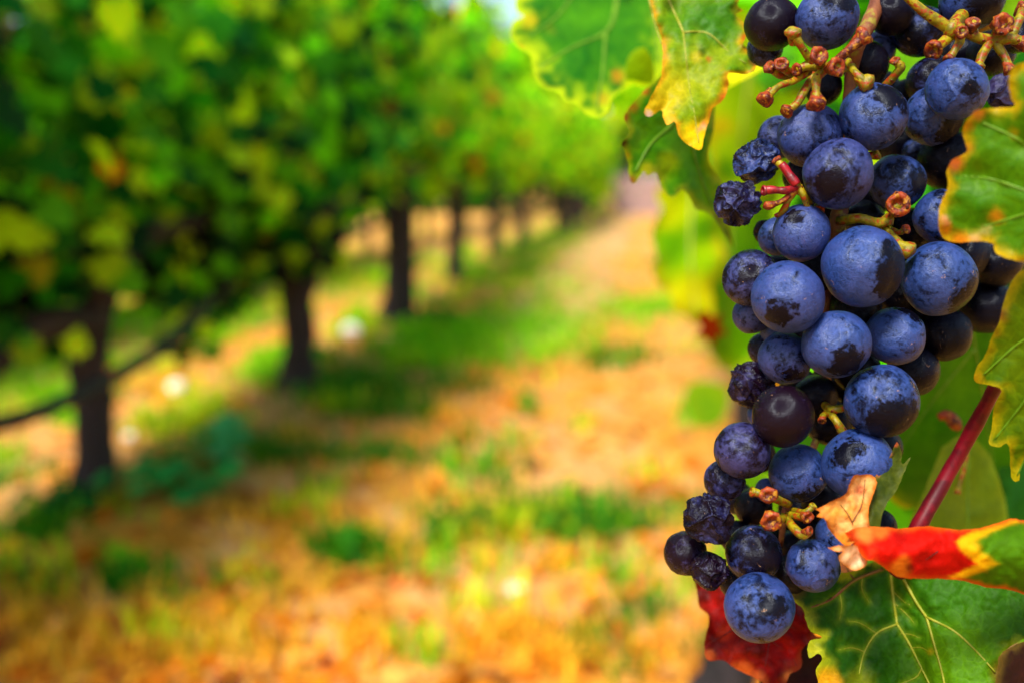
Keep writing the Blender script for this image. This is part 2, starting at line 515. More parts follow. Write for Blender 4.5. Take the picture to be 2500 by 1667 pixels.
PAL_FAR = np.array([lin(20, 85, 5), lin(60, 150, 0), lin(105, 190, 0), lin(160, 205, 0), lin(205, 200, 8), lin(215, 150, 10), lin(120, 50, 10)]) * 1.05
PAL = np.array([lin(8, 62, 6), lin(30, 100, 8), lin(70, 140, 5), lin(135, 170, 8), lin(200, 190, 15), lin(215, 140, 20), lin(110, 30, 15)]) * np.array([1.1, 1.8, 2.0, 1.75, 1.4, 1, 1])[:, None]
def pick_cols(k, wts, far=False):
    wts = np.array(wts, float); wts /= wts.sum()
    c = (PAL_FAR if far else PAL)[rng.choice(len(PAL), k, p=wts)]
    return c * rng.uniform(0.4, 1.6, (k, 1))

# ------------------------------------------------------------------ one grapevine of a row
def trunk_mesh(base, top, r0, r1, parent, sway=0.05, name='trunk', mat=None, seed=0):
    n = 16
    pts = []
    for i in range(n + 1):
        t = i / n
        p = base.lerp(top, t)
        p = p + Vector((noise.noise(Vector((t * 2.3, seed, 0))), noise.noise(Vector((t * 2.3, seed, 7))), 0)) * sway * math.sin(math.pi * min(1, t * 1.0))
        pts.append(p)
    rs = []
    for i in range(n + 1):
        t = i / n
        r = r0 * (1 - t) + r1 * t
        r *= 1 + 0.55 * math.exp(-t * 11)          # root flare
        r *= 1 + 0.55 * max(0, (t - 0.80) / 0.2)    # swollen head
        rs.append(r)
    v, f = tube_data(pts, rs, 14, 0.35, 14.0)
    return mesh_obj(name, v, f, mat or M_BARK, parent)

def add_shade_shoots(owner, x, y0, y1, z0, z1, k):
    # added leaves coloured near black, standing in for deep shade under the crown
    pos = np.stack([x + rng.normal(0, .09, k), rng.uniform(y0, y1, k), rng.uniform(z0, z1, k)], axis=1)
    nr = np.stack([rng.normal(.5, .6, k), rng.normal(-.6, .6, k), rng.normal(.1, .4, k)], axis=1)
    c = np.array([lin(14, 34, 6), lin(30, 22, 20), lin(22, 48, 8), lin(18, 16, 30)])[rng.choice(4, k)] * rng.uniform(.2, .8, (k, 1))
    bulk_leaves('shade_shoots', pos, nr, rng.uniform(0, 6.28, k), rng.uniform(.06, .11, k), c, M_BG, owner)

def vine(x, y, label, group, nleaf, wts, zlow=0.62, ztop=2.15, half=0.72, spread=0.22, trunk_r=0.040, head_z=0.60, size=(0.085, 0.135), arms=True, lo_bias=1.0, scar=False, seed=0, lean=0.0, nsingle=0, slope=0.0):
    gz = ground_height(x, y)
    e = empty('grapevine', (x, y, gz), label, 'grapevine', group)
    base, top = Vector((x, y, gz - 0.04)), Vector((x + random.uniform(-.01, .01), y + random.uniform(-.03, .03), head_z)) + Vector((lean, 0, 0))
    trunk_mesh(base, top, trunk_r, trunk_r * 0.95, e, seed=seed, sway=.028)
    if arms:
        for s in (-1, 1):
            a = [top - Vector((0, 0, 0.04)), top + Vector((0.02, s * 0.16, 0.07)), top + Vector((random.uniform(-.05, .05), s * half * 0.55, 0.10 + random.uniform(-.04, .04))), top + Vector((0, s * half, 0.12))]
            tube('arm', a, [trunk_r * 0.95, trunk_r * 0.75, trunk_r * 0.5, trunk_r * 0.35], M_BARK, e, 12, 10, 0.3, 16)
        for k in range(5):
            yy = y + (k - 2) * half * 0.42
            a = [Vector((x, yy, head_z + 0.08)), Vector((x + random.uniform(-.12, .12), yy + random.uniform(-.1, .1), head_z + 0.5)), Vector((x + random.uniform(-.2, .2), yy + random.uniform(-.15, .15), min(ztop - .1, head_z + 1.2)))]
            tube('cane', a, [0.007, 0.006, 0.003], M_CANE, e, 8, 6)
    if scar:
        dx, dz, r_ = scar
        c = top + Vector((dx, -trunk_r * 1.0, dz))
        p = [c + Vector((0, 0.05, -.02)), c + Vector((0.005, -0.03, 0.0)), c + Vector((0.01, -0.075, 0.012)), c + Vector((0.01, -0.10, 0.014))]
        tube('pruning_scar', p, [r_ * .7, r_, r_ * .9, r_ * .35], M_SCAR, e, 9, 12, 0.2, 30)
    k = nleaf
    px = rng.normal(0, spread, k).clip(-spread * 2.0, spread * 2.0)
    py = rng.uniform(-half * 1.08, half * 1.08, k)
    u = rng.uniform(0, 1, k) ** lo_bias
    bottom = zlow + slope * py + 0.10 * np.sin(py * 7 + seed) + 0.05 * np.sin(py * 17 + seed * 2) + rng.normal(0, 0.05, k)
    pz = bottom + u * (ztop - bottom)
    px *= np.clip(0.35 + (pz - zlow) * 1.6, 0.35, 1.0)
    pos = np.stack([px + x, py + y, pz], axis=1)
    nr = np.stack([px / spread * 0.9 + rng.normal(0, .55, k), rng.normal(-0.65, .6, k), rng.normal(0.35, .5, k)], axis=1)
    sz = rng.uniform(size[0], size[1], k)
    spin = rng.uniform(0, 6.28, k)
    cols = pick_cols(k, wts, wts is not W_DARK and wts is not W_SHADE)
    if nsingle:
        order = np.argsort(-(pos[:, 0] - 0.25 * pos[:, 1]))
        a, b = order[:nsingle], order[nsingle:]
        single_leaves(pos[a], nr[a], spin[a], sz[a], cols[a], M_BG, e)
        pos, nr, spin, sz, cols = pos[b], nr[b], spin[b], sz[b], cols[b]
    bulk_leaves('crown', pos, nr, spin, sz, cols, M_BG, e)
    return e, top

G1 = 'grapevines in the row beside the path'
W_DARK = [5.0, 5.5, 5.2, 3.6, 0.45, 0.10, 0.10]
W_SHADE = [6, 5, 2, .5, .1, .1, .1]  # mostly dark greens: shade put into the second row's leaf colours
W_MID = [1.5, 4, 6.5, 4.2, 0.9, 0.25, 0.15]
W_FAR = [0.6, 2.5, 6.5, 6, 1.6, 0.2, 0.1]
# trunks read off the photograph: foot of each trunk
feet = [(226, 1262), (722, 968), (966, 806), (1112, 696), (1211, 634), (1277, 594)]
feet_xy = [on_ground(*p) for p in feet]
names1 = ['thick dark trunked grapevine whose trunk the black hose crosses in front',
          'second grapevine along the row, dark trunk with green weeds at its foot',
          'third grapevine along the row, trunk topped by a pale pruning scar',
          'fourth grapevine along the row, slim dark trunk on a bright strip of grass',
          'fifth grapevine along the row, thin trunk blurred between two others',
          'sixth grapevine along the row, thin trunk close before the far grey ones']
hose_pts = None
prev_y = None
for i, p in enumerate(feet_xy):
    half = 0.80 if i < 3 else 1.15
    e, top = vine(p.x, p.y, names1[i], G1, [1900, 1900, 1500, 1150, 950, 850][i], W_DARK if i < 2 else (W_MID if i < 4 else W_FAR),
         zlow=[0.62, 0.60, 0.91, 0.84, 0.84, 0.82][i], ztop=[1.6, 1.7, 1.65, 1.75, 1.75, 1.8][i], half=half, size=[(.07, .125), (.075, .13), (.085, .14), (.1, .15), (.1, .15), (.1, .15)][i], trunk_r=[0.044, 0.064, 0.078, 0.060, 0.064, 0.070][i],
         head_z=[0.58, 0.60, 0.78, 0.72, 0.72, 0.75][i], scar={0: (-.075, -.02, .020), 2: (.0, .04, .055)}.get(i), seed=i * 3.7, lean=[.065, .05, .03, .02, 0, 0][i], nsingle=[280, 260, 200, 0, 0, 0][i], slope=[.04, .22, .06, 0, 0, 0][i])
    if i == 1:
        add_shade_shoots(e, -1.36, 2.60, 3.44, 0.46, 0.80, 900)
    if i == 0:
        add_shade_shoots(e, -1.38, 1.45, 2.20, 0.53, 0.72, 260)
        # a drooping arm on its near side
        a = [top - Vector((0, 0, 0.10)), top + Vector((-0.03, -0.20, -0.10)), top + Vector((-0.06, -0.42, -0.18)), top + Vector((-0.1, -0.7, -0.16))]
        tube('arm', a, [0.04, 0.036, 0.034, 0.03], M_BARK, e, 12, 10, 0.3, 16)
# the vine that carries the foliage at the left edge, nearer than the first trunk in view
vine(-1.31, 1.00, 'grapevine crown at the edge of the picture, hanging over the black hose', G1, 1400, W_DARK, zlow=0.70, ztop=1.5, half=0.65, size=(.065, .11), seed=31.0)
y = feet_xy[-1].y + 1.7
FL = ['first of the thin grey trunks far down the row, just past the sixth vine', 'second thin grey trunk far down the row', 'third thin grey trunk far down the row', 'thin grey trunk midway along the far end of the row',
      'last trunk but one at the far end of the row', 'last grapevine of the row, leaves down to the ground before the pale stone wall']
for i in range(6):
    vine(-1.31 + (0.0 if i < 4 else .14), y, FL[i], G1 + ', far end', 560, W_FAR, ztop=1.9, zlow=0.78 if i < 4 else 0.35, half=0.9, trunk_r=0.065, head_z=0.8, size=(0.11, 0.17), seed=50 + i)
    y += 1.65
# second row behind
for i, yy in enumerate([2.2, 4.0, 5.8, 7.8, 10.2, 13.0, 15.6, 18.2, 20.8]):
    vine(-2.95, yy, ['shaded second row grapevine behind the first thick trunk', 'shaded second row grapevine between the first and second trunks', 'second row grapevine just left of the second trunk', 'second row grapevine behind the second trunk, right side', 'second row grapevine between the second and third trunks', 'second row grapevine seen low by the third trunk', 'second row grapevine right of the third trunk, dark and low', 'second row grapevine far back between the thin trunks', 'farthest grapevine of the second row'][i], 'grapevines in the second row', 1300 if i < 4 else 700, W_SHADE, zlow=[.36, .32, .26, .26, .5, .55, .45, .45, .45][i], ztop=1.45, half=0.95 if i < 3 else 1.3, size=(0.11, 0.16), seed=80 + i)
for i, yy in enumerate([5.0, 7.6, 10.6]):
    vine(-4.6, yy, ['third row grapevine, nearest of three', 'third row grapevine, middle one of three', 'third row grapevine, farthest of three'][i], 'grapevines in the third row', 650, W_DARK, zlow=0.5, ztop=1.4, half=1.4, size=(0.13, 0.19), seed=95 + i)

# vines of the near row behind the grapes
G2 = 'grapevines of the row that bears the grapes'
vine(0.26, 2.62, 'grapevine behind the grapes, dark trunk just past the bunch', G2, 900, W_MID, zlow=0.56, half=0.85, spread=0.12, trunk_r=0.035, head_z=0.62, seed=61)
vine(0.30, 4.30, 'second grapevine behind the grapes, yellow green crown', G2, 700, W_FAR, zlow=0.62, half=0.9, spread=0.14, seed=62)
for i, yy in enumerate([6.4, 8.8, 11.2, 13.8]):
    vine(0.33, yy, ['third grapevine crown behind the grapes', 'fourth grapevine crown behind the grapes', 'fifth grapevine crown behind the grapes, small', 'farthest grapevine crown behind the grapes, near the wall'][i], G2 + ', far end', 500, W_FAR, zlow=0.70, half=1.25, spread=0.14, size=(0.11, 0.17), seed=63 + i)

def post(x, y, h, label):
    g = ground_height(x, y)
    pts = [Vector((x, y, g - .1)), Vector((x + .005, y, g + h * .5)), Vector((x + .012, y, g + h))]
    o = tube('vineyard_post', pts, [0.036, 0.034, 0.033], M_BARK, None, 14, 12, .12, 12)
    tag(o, label, 'post')
post(feet_xy[2].x + .05, feet_xy[2].y + .12, 2.0, 'dark wooden post rising into the leaves beside the third vine')

# ------------------------------------------------------------------ trees and wall beyond the rows
def far_tree(x, y, h, r, label, wts, seed):
    e = empty('tree', (x, y, 0), label, 'tree', 'trees beyond the vineyard')
    t0 = Vector((x, y, -0.1)); t1 = Vector((x, y, h * 0.45))
    v, f = tube_data(smooth_path([t0, t0.lerp(t1, .5) + Vector((.1, 0, 0)), t1], 8), rad_interp([.22, .16, .12], 8), 10, .2, 2)
    mesh_obj('trunk', v, f, M_BARK, e)
    for k in range(5):
        a = k * 1.26 + seed
        tip = t1 + Vector((math.cos(a) * r * .7, math.sin(a) * r * .7, h * .28))
        tube('limb', [t1 - Vector((0, 0, .3)), t1.lerp(tip, .5) + Vector((0, 0, .2)), tip], [.09, .06, .03], M_BARK, e, 6, 7)
    k = 1500
    cl = rng.normal(0, 1, (26, 3)); cl /= np.linalg.norm(cl, axis=1, keepdims=True)
    cl *= (rng.uniform(0.35, 0.85, (26, 1)))
    ci = rng.integers(0, 26, k)
    p = cl[ci] + rng.normal(0, 0.17, (k, 3))
    pos = p * np.array([r, r, h * 0.46]) + np.array([x, y, h * 0.53])
    bulk_leaves('crown', pos, p + rng.normal(0, .5, (k, 3)) + np.array([0, 0, .3]), rng.uniform(0, 6.28, k), rng.uniform(.28, .46, k), pick_cols(k, wts, True), M_BG, e)
W_TREE = [0.3, 1.2, 5, 7, 2.2, 0.2, 0]
tl = ['tall bright green tree, farthest toward the near end of the first row', 'green tree rising over the third grapevine', 'bright yellow green tree beside the first gap of sky',
      'narrow yellow green tree between the two gaps of sky', 'yellow green tree beside the second gap of sky', 'leafy yellow green tree straight over the pale wall', 'bright green tree above the end of the path', 'green tree above the bunch of grapes', 'green tree farthest over the grape row']
for i, (x, h, r) in enumerate([(-13.6, 7.6, 2.3), (-10.2, 8.0, 2.3), (-7.3, 7.4, 1.7), (-4.42, 6.6, 0.36), (-2.3, 7.4, 1.15), (-0.75, 7.2, 1.3), (1.4, 7.8, 2.2), (4.2, 8.0, 2.4), (8.4, 8, 2.6)]):
    far_tree(x, 24.5 + (i % 2) * 0.8, h, r, tl[i], W_TREE, i)
far_tree(-4.4, 26.4, 5.9, 1.6, 'low rounded tree under the two gaps of sky', W_TREE, 20)

def build_shade_screen():  # added dark foliage standing in for shade under the far vines
    e = empty('shade_screen', (-9.0, 23.6, 0), 'dark leafy screen added for the shade at the far end of the vine rows', 'shade_screen')
    k = 5200
    pos = np.stack([rng.uniform(-16.5, -1.35, k), rng.normal(23.6, .35, k), 1.35 * rng.uniform(0, 1, k) ** .8], axis=1)
    nr = np.stack([rng.normal(0, .5, k), rng.normal(-.6, .5, k), rng.normal(.3, .5, k)], axis=1)
    bulk_leaves('foliage', pos, nr, rng.uniform(0, 6.28, k), rng.uniform(.14, .24, k), pick_cols(k, [6, 4, 1, .1, .1, .1, .1]) * .6, M_BG, e)
    for i in range(14):
        x = -16 + i * 1.08
        tube('stem', [Vector((x, 23.6, -.05)), Vector((x + .05, 23.6, .5)), Vector((x, 23.6, 1.0))], [.03, .025, .012], M_BARK, e, 4, 6)
build_shade_screen()

def build_wall():
    y0, x0, x1 = 23.0, -0.75, 4.5
    e = empty('stone_wall', ((x0 + x1) / 2, y0, 0), 'low pale mauve stone wall closing the far end of the path', 'wall')
    bm = bmesh.new()
    bmesh.ops.create_cube(bm, size=1)
    me0 = bpy.data.meshes.new('stone')
    bmesh.ops.bevel(bm, geom=bm.edges[:], offset=0.06, segments=1, affect='EDGES')
    bm.to_mesh(me0); bm.free(); me0.materials.append(M_WALL)
    for row in range(4):
        x = x0 - (row % 2) * 0.2
        while x < x1:
            L = random.uniform(0.35, 0.6)
            o = bpy.data.objects.new('stone', me0)
            col.objects.link(o); o.parent = e
            o.scale = (L - 0.012, 0.35 + random.uniform(-.02, .02), 0.215)
            o.location = Vector((x + L / 2, y0 + random.uniform(-.01, .01), 0.10 + row * 0.22)) - e.location
            x += L
build_wall()

# ------------------------------------------------------------------ hose, wires
hp = [at(-260, 1085, 1.55), at(0, 1033, 1.95), at(120, 995, 2.10), at(225, 945, 2.24), at(320, 895, 2.38), at(420, 828, 2.58), at(490, 752, 2.75), at(560, 695, 2.95), at(650, 650, 3.30), at(780, 600, 4.1), at(930, 545, 5.2)]
o = tube('irrigation_hose', hp, [0.018] * 5, M_HOSE, None, 60, 10)
tag(o, 'black irrigation hose sagging past the thick trunk of the first vine', 'hose')

# ------------------------------------------------------------------ stones on the ground
def stone(px, py, r, label):
    p = on_ground(px, py, 0.02)
    bm = bmesh.new()
    bmesh.ops.create_icosphere(bm, subdivisions=3, radius=1)
    for v in bm.verts:
        n = noise.noise(v.co * 1.3 + p * 9)
        v.co *= 1 + 0.28 * n
        v.co.z *= 0.75
        v.co = p + Vector((0, 0, ground_height(p.x, p.y) + r * 0.35)) + v.co * r
    vs = [v.co.copy() for v in bm.verts]; fs = [tuple(v.index for v in f.verts) for f in bm.faces]
    bm.free()
    tag(mesh_obj('pale_stone', vs, fs, M_STONE), label, 'stone', 'pale stones on the soil')
stone(432, 958, 0.034, 'stone coloured white for a bright glint between the first two vine trunks')
stone(857, 826, 0.046, 'stone coloured white for a bright glint among grass left of the third vine trunk')
stone(1256, 1447, 0.015, 'small pale stone on the straw low in the open path')
stone(318, 1085, 0.017, 'tiny cream stone just behind the first vine trunk')

# ------------------------------------------------------------------ grass and weeds
patches = [  # photo x, y, half width, half height (on the picture), blades, tint
    (1290, 790, 170, 45, 1500, 1), (1180, 835, 170, 45, 1300, 1), (1075, 850, 90, 40, 700, 1), (1330, 700, 120, 25, 700, 1),
    (1240, 640, 170, 30, 900, 1), (1370, 565, 70, 26, 1400, 1), (1440, 512, 45, 18, 1400, 1), (1310, 595, 70, 20, 900, 1), (1490, 485, 30, 10, 900, 1),
    (880, 965, 120, 45, 1500, 0), (650, 925, 60, 40, 600, 1), (1010, 870, 60, 40, 500, 1),
    (480, 1000, 80, 40, 350, 2), (440, 1060, 90, 35, 350, 2), (330, 800, 100, 50, 800, 1), (120, 860, 130, 50, 900, 1), (60, 950, 120, 45, 600, 1),
    (580, 760, 90, 35, 600, 1), (520, 700, 90, 25, 500, 1), (850, 690, 70, 40, 600, 1), (840, 640, 80, 40, 700, 2),
    (1400, 1280, 230, 45, 700, 0), (1250, 1275, 150, 40, 350, 2), (620, 1130, 120, 26, 420, 0), (930, 1125, 110, 22, 260, 0), (850, 1350, 60, 25, 380, 0),
    (200, 1620, 300, 60, 420, 3), (420, 1540, 190, 60, 320, 3), (760, 1290, 200, 60, 250, 3), (1100, 940, 90, 20, 260, 0), (1500, 890, 90, 18, 260, 0),
    (1560, 760, 60, 25, 400, 1), (1640, 740, 60, 40, 400, 1), (1700, 1010, 40, 25, 300, 1), (1290, 1330, 260, 50, 160, 3), (960, 1600, 400, 60, 160, 3), (1480, 1600, 220, 50, 160, 3),
    (1000, 720, 30, 16, 200, 1), (700, 740, 40, 30, 300, 2), (1020, 560, 60, 20, 300, 2), (760, 620, 80, 30, 400, 2)]
for _ in range(110):
    q = (random.uniform(0, 1750), 500 + 1160 * random.random() ** 0.8)
    w_ = random.uniform(15, 55) * (q[1] - 440) / 600 + 8
    patches.append((q[0], q[1], w_, w_ * .4, random.randint(20, 90), random.choice([0, 0, 1, 2, 3, 3])))
for _ in range(70):
    X, Y = random.uniform(-2.4, -1.0), random.uniform(1.7, 12)
    d_ = Y
    qx, qy = 1595 + X / d_ * F, 440 + CAM.z / d_ * F
    patches.append((qx, qy, 150 / d_, 40 / d_, random.randint(60, 200), random.choice([0, 1, 1, 2])))
GT = [(lin(22, 88, 8), lin(60, 120, 10)), (lin(60, 140, 5), lin(120, 170, 5)), (lin(110, 150, 5), lin(170, 180, 20)), (lin(150, 130, 20), lin(200, 150, 40))]
gv, gf, gc = [], [], []
for (px, py, hw, hh, nb, tint) in patches:
    for _ in range(int(nb * 0.55)):
        a, b = random.gauss(0, .75), random.gauss(0, .75)
        p = on_ground(px + a * hw, max(452, py + b * hh))
        if p.y > 30: continue
        d = p.y
        L = random.uniform(0.03, 0.095) * (1.0 if tint != 3 else 0.7)
        wd = random.uniform(0.003, 0.007) * (1 if d < 4 else 1.6)
        th = random.uniform(0, 6.28)
        lean = random.uniform(0.2, 0.9)
        dv = Vector((math.cos(th), math.sin(th), 0))
        sd = Vector((-dv.y, dv.x, 0)) * wd
        z0 = ground_height(p.x, p.y)
        b0 = Vector((p.x, p.y, z0 - 0.005))
        m_ = b0 + dv * L * lean * .35 + Vector((0, 0, L * .65))
        t_ = b0 + dv * L * lean + Vector((0, 0, L * (1 - .35 * lean)))
        i0 = len(gv)
        gv += [b0 - sd, b0 + sd, m_ + sd * .8, m_ - sd * .8, t_]
        gf += [(i0, i0 + 1, i0 + 2, i0 + 3), (i0 + 3, i0 + 2, i0 + 4)]
        c0, c1 = GT[tint]
        k = random.random(); br = random.uniform(1.1, 2.1)
        gc += [tuple((c0[j] * (1 - k) + c1[j] * k) * br for j in range(3))] * 5
o = mesh_obj('grass', gv, gf, M_BG, None, colors=gc)
tag(o, 'green and straw coloured grass growing in patches on the soil', 'grass', kind='stuff')

# straw and fallen leaves
k = 5200
lx = rng.uniform(-2.6, 0.5, k); ly = 1.3 + 9 * rng.uniform(0, 1, k) ** 2
pos = np.array([(x, y_, ground_height(x, y_) + 0.008 + random.random() * .012) for x, y_ in zip(lx, ly)])
pal = np.array([lin(225, 150, 40), lin(205, 120, 20), lin(235, 180, 90), lin(150, 70, 25), lin(120, 50, 30), lin(200, 160, 40), lin(190, 60, 35)]) * 0.85
cc = pal[rng.choice(7, k, p=[.34, .20, .22, .07, .03, .12, .02])] * rng.uniform(.6, 1.5, (k, 1))
nr = np.stack([rng.normal(0, .35, k), rng.normal(0, .35, k), np.ones(k)], axis=1)
o = bulk_leaves('fallen_leaves', pos, nr, rng.uniform(0, 6.28, k), rng.uniform(.018, .055, k) * np.where(rng.random(k) < .2, 1.7, 1), cc, M_BG)
tag(o, 'dry orange and brown fallen leaves scattered over the soil', 'fallen leaves', kind='stuff')

def weed(px, py, n, size, c0, label, spread=0.08, rise=0.1):
    p = on_ground(px, py)
    gz = ground_height(p.x, p.y)
    e = empty('weed', (p.x, p.y, gz), label, 'weed', 'weeds growing on the soil')
    pos, nr = [], []
    for i in range(n):
        a = random.uniform(0, 6.28); rr = random.uniform(0.1, 1) * spread
        q = Vector((p.x + math.cos(a) * rr, p.y + math.sin(a) * rr, gz + rise * random.uniform(.25, 1)))
        pos.append(q); nr.append((math.cos(a) * .5, math.sin(a) * .5, 1))
        if i % 3 == 0:
            tube('stem', [Vector((p.x, p.y, gz - .01)), (Vector((p.x, p.y, gz)) + q) / 2 + Vector((0, 0, .01)), q], [.003, .0025, .0015], M_VEINDK, e, 5, 5)
    cols = np.array([c0] * n) * rng.uniform(.8, 2.0, (n, 1))
    bulk_leaves('foliage', np.array([tuple(q) for q in pos]), np.array(nr), rng.uniform(0, 6.28, n), rng.uniform(size * .7, size * 1.2, n), cols, M_BG, e)
weed(430, 1235, 90, 0.060, lin(40, 135, 60), 'broad bluish green weed at the foot of the first vine trunk', 0.19, 0.11)
weed(545, 1185, 46, 0.055, lin(75, 165, 110), 'pale bluish weed shoot at the edge of the broad weed', 0.07, 0.17)
weed(160, 1290, 50, 0.05, lin(10, 90, 30), 'dark green weed left of the first vine trunk', 0.10, 0.08)
weed(1287, 1012, 46, 0.038, lin(60, 120, 10), 'small round green weed alone in the middle of the path', 0.045, 0.09)
weed(1440, 1272, 70, 0.035, lin(50, 95, 8), 'wide green weed across the path before the grapes', 0.21, 0.05)
weed(1110, 1290, 40, 0.04, lin(60, 85, 15), 'low olive weed beside the wide green weed', 0.10, 0.05)
weed(850, 1352, 14, 0.03, lin(40, 110, 20), 'small green weed low between the vine trunks and the path', 0.05, 0.05)
weed(680, 1140, 22, 0.035, lin(50, 85, 15), 'dark olive weed right of the broad bluish weed', 0.08, 0.06)

# ==================================================================  THE BEARING VINE (foreground)
bear = empty('grapevine', (0.16, 0.78, 0.0), 'grapevine bearing the sharp bunch of dark grapes, with green, yellow and red leaves', 'grapevine', G2)

def pip(poly, pts):
    x, y = pts[:, 0], pts[:, 1]
    inside = np.zeros(len(pts), bool)
    n = len(poly)
    for i in range(n):
        x0, y0 = poly[i]; x1, y1 = poly[(i + 1) % n]
        c = ((y0 > y) != (y1 > y)) & (x < (x1 - x0) * (y - y0) / (y1 - y0 + 1e-12) + x0)
        inside ^= c
    return inside

def seg_dist(pts, line, closed=False):
    line = np.asarray(line, float)
    best = np.full(len(pts), 1e9)
    n = len(line)
    for i in range(n if closed else n - 1):
        a, b = line[i], line[(i + 1) % n]
        ab = b - a
        t = np.clip(((pts - a) @ ab) / (ab @ ab + 1e-9), 0, 1)
        d = np.linalg.norm(pts - (a + t[:, None] * ab), axis=1)
        best = np.minimum(best, d)
    return best

def big_leaf(outline, depth, base, edge=None, veins=(), spots=(), step=12.0, mat=None, label=None, vein_mat=None, jag=2.0, wav=0.0012, pucker=0.0007, name='leaf', seed=0.0, edge_w=14.0, vein_col=None, colfn=None, mottle=0.35, rimnoise=0.8):
    """a vine leaf as a curved sheet with its own rim, pigment and raised veins.
    depth: function of photo x, y giving metres; base: two greens; edge: rim pigment; spots: (x, y, radius, colour, strength)"""
    mat = mat or M_LEAF
    o2 = smooth_path([Vector((x, y, 0)) for x, y in outline + [outline[0]]], len(outline) * 7)[:-1]
    P = []
    for p in o2:
        if not P or (Vector((p.x, p.y)) - Vector(P[-1])).length > step * 0.45:
            P.append((p.x, p.y))
    # small teeth
    Q = []
    for i, (x, y) in enumerate(P):
        a, b = P[i - 1], P[(i + 1) % len(P)]
        tx, ty = b[0] - a[0], b[1] - a[1]
        L = math.hypot(tx, ty) + 1e-6
        j = jag * (noise.noise(Vector((x * .05, y * .05, seed))) + 0.7 * noise.noise(Vector((x * .16, y * .16, seed + 4))))
        Q.append((x - ty / L * j, y + tx / L * j))
    P = Q
    poly = np.array(P)
    lo, hi = poly.min(0), poly.max(0)
    gx = np.arange(lo[0], hi[0], step); gy = np.arange(lo[1], hi[1], step * .866)
    pts = np.array([(x + (step / 2 if j % 2 else 0) + random.uniform(-.2, .2) * step, y + random.uniform(-.2, .2) * step) for j, y in enumerate(gy) for x in gx])
    pts = pts[pip(P, pts)]
    pts = pts[seg_dist(pts, poly, True) > step * .5]
    allp = [Vector(p) for p in P] + [Vector(p) for p in pts.tolist()]
    n = len(P)
    vo, _e, fo, *_ = delaunay_2d_cdt(allp, [(i, (i + 1) % n) for i in range(n)], [], 1, 1e-4)
    v2 = np.array([(v.x, v.y) for v in vo])
    de = seg_dist(v2, poly, True)
    dvn = np.full(len(v2), 1e9)
    for vl, *_r in veins:
        vl_s = [(q.x, q.y) for q in smooth_path([Vector((a, b, 0)) for a, b in vl], 10)]
        dvn = np.minimum(dvn, seg_dist(v2, vl_s))
    nz = np.array([noise.noise(Vector((x * .013, y * .013, seed))) for x, y in v2])
    nz2 = np.array([noise.noise(Vector((x * .045, y * .045, seed + 9))) for x, y in v2])
    nz3 = np.array([noise.noise(Vector((x * .11, y * .11, seed + 19))) for x, y in v2])
    c0, c1 = np.array(base[0]), np.array(base[1])
    m = np.clip(.5 + mottle * 1.6 * nz + mottle * nz2 + mottle * .5 * nz3, 0, 1)[:, None]
    C = c0 * (1 - m) + c1 * m
    if colfn is not None:
        C = colfn(v2, C, nz2)
    if vein_col is not None:
        k = np.exp(-(dvn / 7.0) ** 2)[:, None] * .7
        C = C * (1 - k) + np.array(vein_col) * k
    if edge is not None:
        wdt = edge_w * np.clip(1 + rimnoise * 1.6 * nz2 + rimnoise * nz, .15, 3)
        k = np.exp(-(de / wdt) ** 2)[:, None]
        C = C * (1 - k) + np.array(edge) * k
    for (sx, sy, sr, scol, sk) in spots:
        dd = np.hypot(v2[:, 0] - sx, v2[:, 1] - sy) / sr * (1 + .18 * nz2)
        k = (np.clip(1.5 - dd * 1.0, 0, 1) * sk)[:, None]
        k = k * k * (3 - 2 * k)
        C = C * (1 - k) + np.array(scol) * k
    # relief: the blade swells between its veins, sinks along them and ripples at the rim
    rel = wav * (nz * 1.3 + nz2 * .5) + wav * .9 * np.exp(-de / 25.0) * np.array([math.sin(a * .05 + b * .04 + seed) for a, b in v2])
    rel = rel - pucker * (1 - np.exp(-(dvn / 22.0) ** 2)) + pucker * .5 * nz3
    def dep(x, y):
        return depth(x, y)
    vs = [at(x, y, dep(x, y) + r) for (x, y), r in zip(v2.tolist(), rel.tolist())]
    o = mesh_obj(name, vs, [tuple(f) for f in fo], mat, bear, colors=C)
    if label: o['label'] = label
    for vl, w0, w1, *mm in veins:
        pp = smooth_path([Vector((a, b, 0)) for a, b in vl], 22)
        rs = rad_interp([w0, w1], 22)
        P3 = []
        for q in pp:
            j = noise.noise(Vector((q.x * .013, q.y * .013, seed))); j2 = noise.noise(Vector((q.x * .045, q.y * .045, seed + 9)))
            P3.append(at(q.x, q.y, dep(q.x, q.y) + wav * (j * 1.3 + j2 * .5) - 0.0001))
        dmean = dep(*vl[0])
        v_, f_ = tube_data(P3, [r_ * dmean / F for r_ in rs], 7)
        mesh_obj('vein', v_, f_, mm[0] if mm else (vein_mat or M_VEIN), o)
    return o

def plane(d0, x0, y0, gx=0.0, gy=0.0, cx=0.0, cy=0.0):
    return lambda x, y: d0 + gx * (x - x0) + gy * (y - y0) + cx * (x - x0) ** 2 + cy * (y - y0) ** 2

KL = 0.62
def L_(r, g, b): return lin(r, g, b, KL)
def LB(r, g, b): return lin(r, g, b, 0.95)

